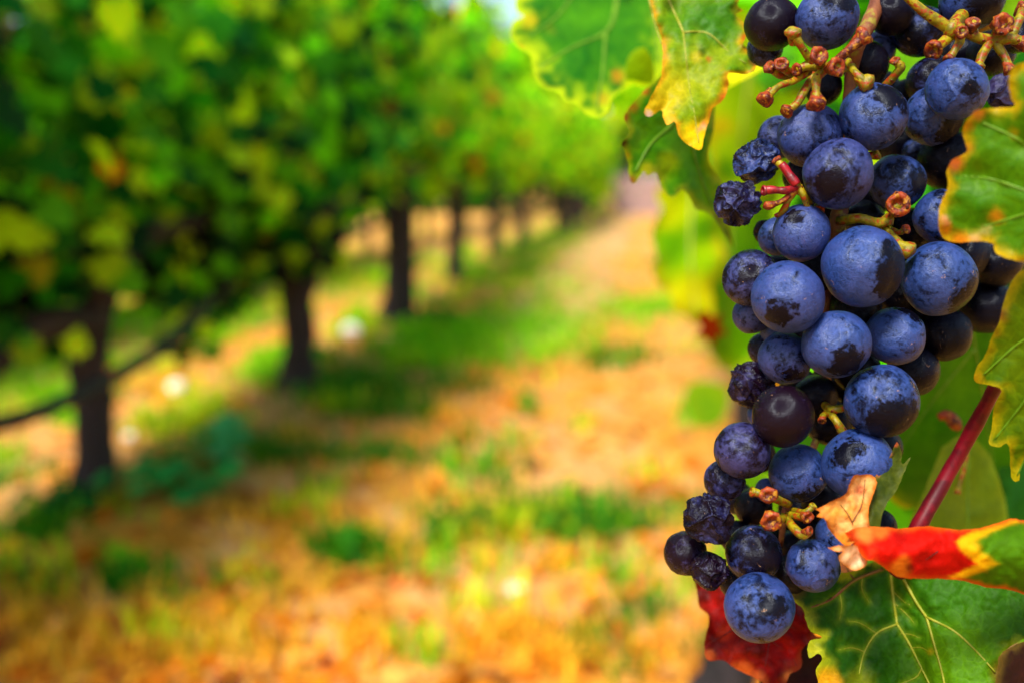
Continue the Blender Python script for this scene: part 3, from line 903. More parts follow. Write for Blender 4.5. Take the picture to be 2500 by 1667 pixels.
# A: soft green leaf at the top, behind the focus
big_leaf([(1268, -90), (1258, 10), (1266, 34), (1280, 40), (1252, 54), (1246, 90), (1268, 118), (1296, 136), (1300, 170), (1314, 207), (1342, 222), (1366, 226), (1378, 248), (1408, 258), (1428, 278), (1460, 290), (1484, 272), (1496, 240), (1522, 220), (1548, 208), (1578, 214), (1602, 198), (1626, 160), (1640, 80), (1650, -90)],
         plane(0.385, 1450, 100, 0.00008, -0.00022), (L_(12, 105, 0), L_(75, 160, 0)), L_(190, 228, 0), edge_w=25, rimnoise=1.0,
         veins=[([(1508, -80), (1503, 20), (1478, 80), (1395, 118), (1320, 165)], 7, 2), ([(1478, 80), (1472, 170), (1458, 262)], 5, 2), ([(1420, -40), (1360, 40), (1296, 88)], 4, 2), ([(1585, -60), (1598, 60), (1612, 150)], 5, 2)],
         spots=[(1508, 186, 16, L_(190, 140, 10), .8), (1470, 242, 18, L_(190, 170, 10), .7), (1292, 52, 18, L_(210, 200, 10), .8), (1268, 120, 10, L_(220, 190, 0), .8), (1345, 75, 12, L_(110, 130, 10), .6)],
         step=15, vein_mat=M_VEINDK, label='broad soft green leaf with yellow scalloped rim at the top', seed=1.0)
big_leaf([(1576, 116), (1590, 140), (1598, 175), (1592, 203), (1560, 208), (1535, 202), (1526, 175), (1535, 140), (1555, 120)], plane(0.368, 1560, 160, 0, .0001), (L_(140, 195, 0), L_(170, 210, 0)), None, step=13, jag=1, label='small pale green lobe folded over the broad leaf', seed=2.0)
# C: green leaf behind the yellow one
big_leaf([(1640, 140), (1612, 187), (1575, 220), (1540, 258), (1524, 284), (1528, 305), (1536, 325), (1517, 351), (1524, 368), (1533, 394), (1535, 429), (1546, 449), (1564, 431), (1573, 416), (1581, 431), (1601, 424), (1615, 459), (1634, 482), (1647, 482), (1666, 464), (1688, 489), (1698, 512), (1722, 518), (1741, 531), (1757, 555), (1790, 606), (1775, 520), (1760, 446), (1738, 410), (1728, 373), (1745, 300), (1730, 180)],
         plane(0.305, 1640, 330, 0.0001, 0.00002), (L_(35, 125, 0), L_(100, 170, 0)), L_(150, 175, 10), edge_w=11,
         veins=[([(1690, 180), (1650, 290), (1590, 350), (1550, 420)], 4, 2), ([(1680, 230), (1690, 350), (1720, 460), (1780, 590)], 4, 2)],
         spots=[(1519, 350, 13, L_(60, 5, 5), 1), (1524, 288, 14, L_(140, 60, 10), .8), (1545, 262, 14, L_(150, 95, 10), .8), (1575, 222, 12, L_(190, 90, 15), .7), (1543, 440, 14, L_(130, 70, 15), .8), (1632, 395, 26, L_(150, 190, 0), .8), (1580, 412, 16, L_(170, 180, 0), .8), (1660, 470, 10, L_(70, 60, 20), .7), (1746, 540, 14, L_(100, 70, 20), .7), (1770, 575, 12, L_(110, 80, 15), .6), (1530, 380, 10, L_(190, 150, 10), .6)],
         step=11, vein_mat=M_VEINDK, label='green leaf with ragged brown rim, behind the yellow leaf', seed=3.0)
# B: yellowing leaf left of the bunch
big_leaf([(1560, -60), (1590, 10), (1600, 50), (1613, 90), (1618, 130), (1617, 165), (1611, 197), (1589, 237), (1573, 275), (1584, 286), (1600, 278), (1615, 269), (1620, 290), (1630, 306), (1648, 297), (1658, 332), (1681, 355), (1711, 367), (1719, 334), (1732, 290), (1740, 266), (1766, 244), (1779, 210), (1779, 180), (1816, 182), (1842, 170), (1848, 145), (1834, 124), (1815, 111), (1821, 89), (1824, 70), (1811, 52), (1796, 36), (1816, 26), (1800, 10), (1815, -60)],
         plane(0.276, 1700, 150, 0.0, -0.00005, 0, 0), (L_(95, 150, 0), L_(165, 185, 5)), L_(225, 160, 15), edge_w=9,
         veins=[([(1618, -40), (1636, 10), (1658, 56), (1668, 80)], 3.6, 3), ([(1668, 80), (1700, 78), (1735, 86), (1780, 128), (1822, 156)], 2.6, 1.2), ([(1668, 80), (1676, 150), (1684, 220), (1694, 270), (1706, 350)], 2.4, 1.2), ([(1580, -20), (1596, 50), (1615, 108)], 2.6, 1.5)],
         spots=[(1700, 330, 34, L_(245, 215, 0), .9), (1605, 258, 36, L_(235, 205, 20), .85), (1640, 225, 46, L_(215, 200, 15), .6), (1634, 298, 15, L_(245, 190, 60), .9), (1584, 281, 9, L_(245, 215, 190), 1), (1840, 150, 12, L_(120, 45, 15), .9), (1836, 128, 10, L_(60, 15, 10), 1), (1818, 92, 10, L_(200, 90, 10), .9), (1822, 112, 8, L_(60, 15, 8), 1), (1718, 308, 8, L_(240, 170, 120), .9), (1706, 318, 6, L_(240, 170, 110), .9), (1722, 300, 6, L_(235, 120, 60), .8), (1768, 240, 14, L_(230, 120, 30), .8), (1777, 205, 9, L_(225, 120, 30), .7), (1712, 128, 12, L_(70, 100, 10), .9), (1700, 140, 16, L_(215, 200, 10), .6), (1620, 118, 8, L_(235, 150, 60), .9), (1660, 40, 60, L_(70, 140, 0), .7), (1750, 50, 70, L_(50, 125, 0), .8), (1730, 145, 7, L_(180, 90, 20), .8), (1740, 285, 9, L_(220, 110, 30), .7)],
         step=8, vein_mat=M_VEIN, label='yellowing leaf with pointed lobes and burnt rim beside the top grapes', seed=4.0, wav=0.0022)
# D, E: blurred leaves between path and bunch; D's backlit glow is put into its colour
big_leaf([(1630, 440), (1600, 470), (1612, 520), (1588, 560), (1600, 620), (1596, 680), (1632, 720), (1640, 760), (1678, 778), (1698, 800), (1716, 774), (1742, 762), (1742, 700), (1770, 640), (1756, 560), (1776, 500), (1740, 450)], plane(0.85, 1680, 640, .0003, -.0001), (lin(140, 205, 0, .72), lin(195, 225, 0, .72)), LB(170, 150, 10), veins=[([(1690, 470), (1685, 620), (1700, 780)], 5, 2)], spots=[(1640, 600, 60, lin(90, 175, 0, .7), .8), (1625, 520, 40, lin(205, 225, 0, .8), .9), (1690, 720, 50, lin(215, 215, 0, .8), .8), (1720, 560, 40, lin(80, 160, 0, .7), .8)], jag=9, wav=.006, step=20, label='yellow green leaf coloured to look backlit, hanging left of the bunch', seed=5.0)
big_leaf([(1720, 430), (1700, 560), (1715, 700), (1725, 830), (1770, 900), (1830, 900), (1900, 800), (1910, 500), (1850, 400)], plane(0.95, 1780, 640, .0002), (LB(60, 135, 0), LB(120, 180, 0)), LB(140, 150, 10), veins=[([(1790, 430), (1780, 640), (1770, 860)], 5, 2)], step=26, label='soft green leaf close behind the grapes', seed=6.0)
big_leaf([(1735, 60), (1720, 230), (1735, 400), (1790, 470), (1880, 470), (1960, 330), (1960, 120), (1860, 20)], plane(0.85, 1800, 250, .0002), (LB(105, 150, 0), LB(150, 180, 0)), LB(170, 160, 5), veins=[([(1850, 60), (1820, 250), (1800, 440)], 5, 2)], step=26, label='soft olive green leaf behind the upper grapes', seed=7.0,
         spots=[(1760, 310, 26, L_(215, 180, 0), .9), (1770, 420, 30, L_(50, 125, 0), .9)])
big_leaf([(1700, 778), (1712, 800), (1694, 822), (1722, 826), (1738, 846), (1752, 822), (1776, 812), (1756, 794), (1764, 768), (1738, 776), (1722, 758)], plane(0.66, 1730, 800, .0004, .0006), (L_(150, 12, 5), L_(90, 15, 5)), None, step=12, mat=M_LEAF, label='small deep red leaf below the bright yellow green leaf', seed=8.0)
big_leaf([(1668, 965), (1682, 1005), (1700, 1040), (1760, 1030), (1780, 960), (1740, 930), (1690, 935)], plane(1.5, 1700, 990, .0, -.0008), (L_(90, 150, 0), L_(140, 170, 0)), None, step=26, label='green leaf low behind the middle of the bunch', seed=9.0)
# backdrop leaves right of the bunch
big_leaf([(2520, 700), (2400, 730), (2290, 780), (2200, 850), (2140, 950), (2120, 1080), (2150, 1180), (2260, 1250), (2420, 1260), (2540, 1200), (2580, 950)], plane(0.345, 2330, 980, .00005, .0001), (L_(35, 110, 0), L_(85, 150, 0)), L_(120, 160, 0),
         veins=[([(2360, 740), (2390, 900), (2420, 1100), (2440, 1240)], 4, 2, M_VEINDK), ([(2380, 850), (2290, 960), (2200, 1090)], 4, 2, M_VEINDK)], step=18, label='dark green leaf behind the lower right of the bunch', seed=10.0)
big_leaf([(2150, 1120), (2170, 1210), (2220, 1240), (2290, 1190), (2310, 1120), (2240, 1090)], plane(0.37, 2220, 1170), (L_(135, 185, 0), L_(175, 200, 0)), L_(190, 190, 20), step=14, label='bright green leaf tip behind the crimson stalk', seed=11.0)
big_leaf([(2300, 1090), (2260, 1190), (2215, 1300), (2230, 1400), (2440, 1400), (2460, 1260), (2420, 1120), (2360, 1060)], plane(0.335, 2330, 1240, .0001), (L_(95, 130, 5), L_(125, 160, 5)), L_(130, 160, 10), veins=[([(2365, 1080), (2362, 1200), (2365, 1380)], 3, 2, M_VEINDK)], step=15, label='olive green leaf underside below the crimson stalk', seed=12.0)
big_leaf([(2440, 1140), (2430, 1220), (2440, 1330), (2600, 1350), (2600, 1120)], plane(0.36, 2480, 1240), (L_(15, 80, 5), L_(40, 110, 5)), None, step=20, label='deep green leaf at the picture edge under the stalk', seed=13.0)
big_leaf([(2455, -30), (2440, 30), (2470, 52), (2540, 50), (2560, -40)], plane(0.36, 2490, 10), (L_(110, 180, 0), L_(140, 200, 0)), None, step=16, label='bright green leaf scrap over the top right stems', seed=14.0)
big_leaf([(2120, 40), (2140, 230), (2230, 290), (2300, 180), (2260, 20)], plane(0.42, 2200, 130), (L_(90, 170, 0), L_(120, 190, 0)), None, step=18, label='green leaf showing through the gap at the top of the bunch', seed=15.0)
big_leaf([(2380, 560), (2380, 700), (2440, 800), (2580, 760), (2600, 560)], plane(0.40, 2460, 660), (L_(10, 50, 5), L_(25, 70, 5)), None, step=20, label='dark leaf put in for the black shadow right of the bunch', seed=16.0)  # added dark sheet where only a shadow gap lies
big_leaf([(1930, 1400), (1900, 1480), (1960, 1530), (2060, 1520), (2080, 1420), (2000, 1380)], plane(0.30, 1980, 1450), (L_(70, 110, 10), L_(100, 130, 10)), None, step=14, label='green leaf lobe under the lowest grapes', seed=17.0)
big_leaf([(1780, 1180), (1790, 1260), (1860, 1350), (1930, 1350), (1990, 1290), (1960, 1200), (1860, 1150)], plane(0.345, 1880, 1260), (L_(95, 165, 0), L_(130, 185, 0)), None, step=14, label='bright green leaf showing between the lower stalks', seed=18.0)
# F: leaf at the right edge, nearer than the focus
big_leaf([(2640, 120), (2503, 153), (2472, 166), (2462, 202), (2468, 240), (2478, 261), (2440, 264), (2402, 267), (2381, 272), (2358, 299), (2349, 322), (2357, 353), (2360, 372), (2326, 392), (2311, 418), (2315, 456), (2297, 496), (2290, 538), (2301, 580), (2335, 593), (2381, 590), (2421, 594), (2429, 616), (2452, 629), (2500, 640), (2640, 650)],
         plane(0.206, 2420, 420, -0.00005, 0.00002), (L_(45, 120, 0), L_(100, 155, 0)), L_(210, 175, 5), edge_w=16,
         veins=[([(2620, 480), (2520, 470), (2430, 440), (2350, 430)], 4, 2, M_VEINDK), ([(2600, 490), (2480, 530), (2380, 560)], 4, 2, M_VEINDK), ([(2600, 440), (2500, 350), (2400, 300)], 3, 2, M_VEINDK)],
         spots=[(2304, 540, 12, L_(240, 170, 120), 1), (2386, 580, 11, L_(235, 160, 110), .9), (2410, 560, 8, L_(235, 170, 110), .8), (2432, 530, 18, L_(220, 150, 20), .8), (2330, 398, 24, L_(170, 80, 10), .9), (2385, 276, 18, L_(220, 130, 50), .8), (2360, 310, 16, L_(205, 120, 15), .6), (2345, 588, 22, L_(225, 130, 10), .8), (2476, 325, 12, L_(190, 170, 5), .7), (2362, 362, 12, L_(190, 110, 10), .7), (2310, 560, 16, L_(225, 130, 20), .7)],
         step=14, mottle=.22, rimnoise=.5, label='close yellow green leaf with orange rim at the picture edge', seed=20.0)
# G: leaf below it
big_leaf([(2620, 600), (2500, 658), (2470, 689), (2453, 729), (2439, 787), (2421, 823), (2404, 868), (2380, 905), (2381, 932), (2412, 939), (2432, 944), (2445, 955), (2427, 993), (2421, 1046), (2414, 1082), (2439, 1090), (2462, 1083), (2467, 1136), (2470, 1167), (2488, 1172), (2502, 1127), (2620, 1100)],
         plane(0.222, 2460, 900, -.00006, .00003), (L_(65, 110, 0), L_(115, 145, 0)), L_(175, 165, 5), edge_w=14,
         veins=[([(2600, 800), (2500, 830), (2400, 915)], 4, 2, M_VEINDK), ([(2590, 850), (2500, 980), (2430, 1070)], 4, 2, M_VEINDK), ([(2600, 880), (2540, 1030), (2484, 1160)], 3, 2, M_VEINDK)],
         spots=[(2386, 922, 14, L_(205, 160, 10), .8), (2446, 770, 16, L_(130, 60, 20), .7), (2435, 810, 12, L_(140, 90, 10), .6)], step=14, label='olive yellow toothed leaf at the picture edge below the orange rimmed one', seed=21.0)
# crimson leaf stalk
tube('petiole', [at(2440, 925, 0.236), at(2385, 1030, 0.247), at(2318, 1150, 0.252), at(2232, 1305, 0.252), at(2190, 1400, 0.256)], [0.0017, 0.0017, 0.0019, 0.0018, 0.0019, 0.0021, 0.0020, 0.0023], M_PETIOLE, bear, 40, 16, 0.10, 260)['label'] = 'crimson leaf stalk slanting behind the red leaf'
# little bud and tendril behind the stalk
tube('tendril', [at(2292, 1018, .31), at(2312, 1012, .31), at(2330, 1030, .31), at(2342, 1048, .31)], [.0011, .0016, .0024, .0012], M_STEMRED, bear, 10, 8, .2, 200)
tube('tendril', [at(2362, 1090, .30), at(2352, 1150, .30), at(2342, 1180, .30), at(2337, 1205, .30)], [.0008, .0008, .0007, .0011], M_STEM, bear, 10, 7)
# I: big dark green leaf at the bottom right
def depth_I(x, y):
    k = (x - (2196 + (y - 1410) * 0.30)) / 22.0
    s = 1 / (1 + math.exp(-max(-30, min(30, k))))
    return 0.262 + 0.000035 * (1500 - y) + 0.00003 * (2150 - x) * (1 - s) * -1 - 0.0075 * s - 0.000035 * max(0, x - 2250)
big_leaf([(2200, 1350), (2131, 1370), (2085, 1392), (2040, 1398), (1970, 1398), (1922, 1414), (1936, 1462), (1962, 1486), (1966, 1508), (1979, 1539), (2009, 1555), (1980, 1562), (1970, 1582), (1976, 1606), (1996, 1594), (2006, 1608), (1992, 1636), (1998, 1666), (2010, 1740), (2450, 1740), (2440, 1660), (2440, 1612), (2462, 1580), (2500, 1558), (2560, 1520), (2580, 1380), (2400, 1350)],
         depth_I, (L_(8, 58, 0), L_(42, 96, 0)), L_(150, 165, 15), edge_w=14, vein_col=L_(110, 140, 10),
         veins=[([(2172, 1372), (2180, 1450), (2190, 1522)], 4.2, 3.2), ([(2190, 1522), (2140, 1545), (2110, 1592), (2097, 1645)], 2.4, 1.4), ([(2190, 1522), (2220, 1570), (2250, 1630), (2280, 1690)], 3, 2),
                ([(2155, 1388), (2085, 1416), (2028, 1462), (1964, 1487)], 4.4, 2.2, M_VEINRED), ([(2085, 1412), (2072, 1396), (2064, 1376)], 2, 1.2, M_VEINRED), ([(2200, 1400), (2235, 1465), (2262, 1505)], 4.2, 3.4), ([(2262, 1505), (2330, 1540), (2385, 1590), (2430, 1640)], 3.2, 2), ([(2262, 1505), (2282, 1575), (2300, 1640), (2314, 1710)], 3.4, 2.4),
                ([(2250, 1632), (2236, 1652), (2200, 1668)], 1.6, 1), ([(2183, 1470), (2215, 1500), (2232, 1520)], 1, .6), ([(2200, 1545), (2225, 1548), (2245, 1556)], 1, .6), ([(2228, 1580), (2250, 1580), (2268, 1590)], 1, .6), ([(2178, 1440), (2205, 1466), (2222, 1476)], 1, .6), ([(2140, 1545), (2100, 1520), (2070, 1515)], 1, .5), ([(2112, 1590), (2080, 1580), (2050, 1585)], 1, .5), ([(2050, 1445), (2055, 1480), (2050, 1510)], 1, .5), ([(2105, 1408), (2105, 1440), (2122, 1470)], 1, .5)],
         spots=[(2000, 1640, 42, L_(150, 165, 5), .7), (1985, 1590, 22, L_(165, 170, 20), .8), (2020, 1668, 36, L_(215, 150, 10), .75), (1975, 1510, 22, L_(120, 140, 30), .7), (2100, 1668, 40, L_(130, 140, 5), .5), (2272, 1590, 9, L_(190, 130, 10), .9), (2380, 1450, 190, L_(55, 115, 0), .6), (2340, 1630, 120, L_(95, 155, 0), .6), (2445, 1640, 26, L_(110, 80, 20), .8), (1940, 1440, 24, L_(90, 75, 25), .7), (2290, 1480, 40, L_(50, 110, 5), .5)],  # broad right-hand spots put the better lit tilt into the colour
         step=7, mat=M_LEAF_DARK, vein_mat=M_VEIN, label='large dark green leaf with pale branching veins under the red curl', seed=22.0, wav=0.0010, pucker=0.0011)
# L: green upright fold, K: dry tips, J: red curled lobe
big_leaf([(2189, 1078), (2175, 1106), (2158, 1137), (2134, 1167), (2124, 1230), (2116, 1310), (2141, 1310), (2158, 1244), (2192, 1190), (2212, 1142), (2223, 1115), (2203, 1131), (2201, 1103), (2196, 1086)], plane(0.2335, 2160, 1200, .00003, -.00003), (L_(35, 55, 3), L_(80, 90, 12)), L_(80, 90, 15), edge_w=5,
         spots=[(2186, 1082, 8, L_(190, 90, 50), .9), (2172, 1108, 7, L_(190, 130, 90), .9), (2156, 1138, 8, L_(215, 190, 170), .9), (2142, 1158, 7, L_(200, 110, 70), .8)], step=6, mat=M_LEAF_DARK, label='narrow green leaf fold standing behind the dry tip', seed=23.0)
big_leaf([(1992, 1242), (2038, 1219), (2066, 1204), (2074, 1182), (2084, 1162), (2108, 1158), (2131, 1159), (2141, 1180), (2131, 1209), (2120, 1249), (2122, 1300), (2098, 1314), (2068, 1332), (2045, 1315), (2022, 1288), (2012, 1265), (1993, 1260), (2003, 1250)], lambda x, y: 0.2265 + 0.00003 * abs(x - 2085) - 0.00002 * (y - 1250), (L_(235, 150, 55), L_(250, 190, 115)), L_(200, 110, 25), edge_w=7,
         veins=[([(2092, 1312), (2075, 1262), (2048, 1226)], 1.6, 1, M_VEINRED), ([(2080, 1275), (2104, 1230), (2112, 1170)], 1.4, .9, M_VEINRED)],
         spots=[(2100, 1195, 14, L_(225, 110, 70), .7), (2060, 1315, 22, L_(220, 130, 20), .8), (2110, 1240, 14, L_(215, 130, 50), .6), (2040, 1250, 18, L_(240, 165, 60), .6)], step=6, mat=M_DRY, label='dry tan leaf tip curling up over the grapes', seed=24.0, wav=.0024, pucker=.0012, mottle=.7)
big_leaf([(2019, 1335), (2058, 1330), (2090, 1330), (2108, 1350), (2117, 1374), (2092, 1392), (2065, 1382), (2048, 1361), (2058, 1345), (2034, 1344)], lambda x, y: 0.2205 + .00006 * abs(x - 2070), (L_(245, 190, 125), L_(255, 220, 180)), L_(225, 140, 60), edge_w=7, step=6, mat=M_DRY, label='small pale dry leaf tail in front of the grapes', seed=25.0, wav=.002)
def red_to_green(v2, C, nz):
    # where the red pigment stops: a wavering line, a yellow band, then green
    xb = np.interp(v2[:, 1], [1262, 1280, 1300, 1320, 1345, 1375, 1395, 1412, 1440], [2470, 2420, 2368, 2338, 2350, 2388, 2350, 2300, 2270])
    d = v2[:, 0] - xb + 8 * nz
    def ss(a, b): 
        t = np.clip((d - a) / (b - a), 0, 1)
        return (t * t * (3 - 2 * t))[:, None]
    y = np.array(L_(250, 190, 5)); g = np.array(L_(75, 125, 0)) * (1 + .35 * nz[:, None])
    k1, k2 = ss(-10, 8), ss(26, 62)
    return (C * (1 - k1) + y * k1) * (1 - k2) + g * k2
red, yel = L_(225, 22, 4), L_(250, 185, 5)
big_leaf([(2062, 1300), (2085, 1290), (2131, 1284), (2197, 1289), (2263, 1283), (2329, 1291), (2378, 1290), (2428, 1278), (2474, 1265), (2502, 1270), (2620, 1270), (2620, 1470), (2470, 1440), (2412, 1432), (2345, 1416), (2289, 1412), (2213, 1411), (2177, 1398), (2151, 1379), (2130, 1368), (2112, 1362), (2084, 1330)],
         lambda x, y: 0.2205 - 0.00001 * (x - 2200) + 0.0000011 * (y - 1345) ** 2, (red, L_(200, 12, 2)), L_(225, 90, 15), edge_w=7, rimnoise=.5,
         veins=[([(2290, 1345), (2240, 1380), (2215, 1405)], 1.5, .8, M_VEINMAROON)],
         colfn=red_to_green, spots=[
                (2110, 1300, 24, L_(235, 140, 55), .9), (2150, 1296, 20, L_(225, 120, 40), .8), (2196, 1392, 26, L_(230, 130, 25), .9), (2205, 1372, 18, L_(225, 120, 20), .7), (2222, 1385, 12, L_(100, 5, 0), .7), (2200, 1310, 22, L_(165, 8, 2), .6), (2260, 1365, 26, L_(150, 8, 0), .55), (2130, 1345, 16, L_(205, 60, 10), .5)],
         step=7, mat=leaf_material('red_leaf', 0.3, 0.1, 0.7, 160.0, 0.08), label='curled red leaf lobe with yellow margin turning green, in front of the grapes', seed=26.0, wav=.0016, mottle=.3)
# M: red leaf under the lowest grape; N: dark maroon leaf; brown curl at the corner
big_leaf([(1690, 1400), (1701, 1436), (1707, 1478), (1730, 1506), (1720, 1566), (1726, 1609), (1765, 1612), (1791, 1628), (1830, 1648), (1868, 1668), (1895, 1690), (1918, 1668), (1930, 1645), (1956, 1628), (1956, 1593), (1968, 1574), (2009, 1556), (1988, 1547), (1968, 1501), (1937, 1452), (1868, 1402), (1784, 1390)],
         lambda x, y: 0.275 - 0.00005 * (y - 1500) + 0.00006 * abs(x - 1880), (L_(90, 3, 0), L_(165, 10, 2)), L_(130, 30, 10), edge_w=6,
         veins=[([(1868, 1420), (1880, 1540), (1862, 1660)], 2, 1, M_VEINMAROON), ([(1872, 1480), (1800, 1530), (1730, 1570)], 1.6, .8, M_VEINMAROON), ([(1876, 1520), (1930, 1530), (1990, 1550)], 1.6, .8, M_VEINMAROON), ([(1878, 1560), (1930, 1600), (1945, 1625)], 1.2, .6, M_VEINMAROON)],
         spots=[(1812, 1640, 26, L_(230, 110, 40), .9), (1850, 1660, 22, L_(225, 110, 45), .9), (1730, 1600, 14, L_(205, 100, 50), .8), (1715, 1450, 24, L_(60, 2, 2), .7), (1925, 1650, 12, L_(220, 140, 80), .8), (1890, 1470, 40, L_(180, 14, 3), .6), (1768, 1545, 20, L_(210, 60, 20), .6), (1950, 1520, 20, L_(150, 10, 2), .6), (1790, 1590, 24, L_(190, 40, 12), .5)],
         step=7, mat=leaf_material('deep_red_leaf', 0.12, 0.4, 0.6, 260.0, 0.12), label='deep red leaf behind the lowest grape', seed=27.0, wav=.0026, pucker=.0012, mottle=.5)
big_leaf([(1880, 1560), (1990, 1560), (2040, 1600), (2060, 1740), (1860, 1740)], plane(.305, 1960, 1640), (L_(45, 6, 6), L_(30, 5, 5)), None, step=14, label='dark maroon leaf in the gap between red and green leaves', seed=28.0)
big_leaf([(2436, 1625), (2440, 1600), (2470, 1578), (2530, 1555), (2600, 1540), (2600, 1760), (2430, 1760)], plane(.238, 2480, 1640, .0001), (L_(55, 20, 10), L_(20, 6, 4)), L_(105, 85, 20), edge_w=12, step=12, mat=M_DRY, label='brown withered leaf curl in the bottom corner', seed=29.0)

# foliage of the bearing vine around and behind the bunch (further leaves that read as a mass)
k = 900
pos, nr, sz = [], [], []
while len(pos) < k:
    d = random.uniform(0.50, 2.0)
    px, py = random.uniform(1640, 3000), random.uniform(-900, 1500)
    p = at(px, py, d)
    if p.x < 0.085 or p.x > 0.6 or p.z < 0.50 + 0.1 * random.random() or p.z > 1.5: continue
    if px < 1800 + random.random() * 60 and d < 0.9: continue
    pos.append(tuple(p)); nr.append((-.5 + random.gauss(0, .5), -.4 + random.gauss(0, .5), .5 + random.gauss(0, .4)))
    sz.append(random.uniform(.06, .11))
pos, nr, sz = np.array(pos), np.array(nr), np.array(sz)
order = np.argsort(np.linalg.norm(pos - np.array(CAM), axis=1))
cols, spin = pick_cols(k, [2, 4, 6, 3, 1, .4, .2]), rng.uniform(0, 6.28, k)
a, b = order[:220], order[220:]
single_leaves(pos[a], nr[a], spin[a], sz[a], cols[a], M_BG, bear)
bulk_leaves('foliage', pos[b], nr[b], spin[b], sz[b], cols[b], M_BG, bear)
# its leaning trunk and the cane the bunch hangs from
tr = [Vector((0.02, 0.62, -0.05)), at(1715, 1900, 0.72), at(1775, 1667, 0.74), at(1850, 1480, 0.78), at(2040, 1100, 0.82), at(2180, 700, 0.86)]
tube('trunk', tr, [0.032, 0.026, 0.022, 0.022, 0.022, 0.026], M_BARK, bear, 28, 14, .3, 18)
tube('cane', [at(2180, 720, 0.86), at(2330, 300, 0.62), at(2420, -40, 0.38), at(2330, -230, 0.285), at(2150, -170, 0.268), at(1900, -230, .30), at(1650, -300, .36)], [0.010, 0.007, 0.0055, 0.005, 0.005, 0.0045, 0.004], M_CANE, bear, 40, 12, .12, 80)
for a, b in (((1618, -40), .278), ((1510, -80), .40)):
    tube('petiole', [at(a[0], a[1], b), at(a[0] + 30, a[1] - 120, b + .005), at(1720, -290, .345)], [.0012, .0012, .0014], M_STEM, bear, 10, 8)
tube('petiole', [at(2600, 450, .203), at(2700, 200, .21), at(2500, -180, .31)], [.0012, .0012, .0014], M_PETIOLE, bear, 14, 8)
tube('petiole', [at(2600, 830, .22), at(2760, 600, .235), at(2640, -100, .34)], [.0012, .0012, .0014], M_PETIOLE, bear, 14, 8)

# ==================================================================  THE BUNCH
bunch = empty('grape_bunch', at(2165, -60, 0.262), 'ripe bunch of blue black grapes with dusty bloom, some shrivelled, hanging in sharp focus', 'grape bunch')

def sphere_mesh(sub, dent=0.03, seed=0.0):
    bm = bmesh.new()
    bmesh.ops.create_icosphere(bm, subdivisions=sub, radius=1)
    for v in bm.verts:
        v.co *= 1 + dent * noise.noise(v.co * 0.9 + Vector((seed, 0, 0))) + dent * .35 * noise.noise(v.co * 2.3 + Vector((0, seed, 0)))
    me = bpy.data.meshes.new('grape')
    bm.to_mesh(me); bm.free()
    me.polygons.foreach_set('use_smooth', [True] * len(me.polygons))
    me.materials.append(M_GRAPE)
    return me

def shrivelled_mesh(amp, freq, seed):
    bm = bmesh.new()
    bmesh.ops.create_icosphere(bm, subdivisions=6, radius=1)
    s = Vector((seed * 3.1, seed * 1.7, seed * .9))
    for v in bm.verts:
        p = v.co.copy()
        wv = Vector((noise.noise(p * 1.5 + s), noise.noise(p * 1.5 + s + Vector((9, 0, 0))), noise.noise(p * 1.5 + s + Vector((0, 9, 0)))))
        q = p + wv * .50
        qa = Vector((q.x, q.y, q.z * .45))
        ds, _pt = noise.voronoi(qa * freq * .66 + s)
        e1 = ds[1] - ds[0]                                            # 0 on a fold, large inside a facet
        r2 = 1 - abs(noise.noise(qa * freq * 1.7 + s * 2)) * 2.6
        flat = noise.noise(p * 1.05 + s * 3)
        r = 1 - amp * 1.0 * (1 - math.exp(-e1 / .20)) + amp * .13 * max(0, r2) ** 1.6 + amp * .02 * noise.noise(p * 14 + s) + amp * .6 * flat
        v.co = p * r
    me = bpy.data.meshes.new('grape')
    bm.to_mesh(me); bm.free()
    m_ = max(v.co.length for v in me.vertices)
    for v in me.vertices: v.co /= (m_ * .97)
    me.polygons.foreach_set('use_smooth', [True] * len(me.polygons))
    me.materials.append(M_GRAPE)
    return me

ROUND = [sphere_mesh(5, 0.05, i * 5.3) for i in range(7)]
SH = 's'
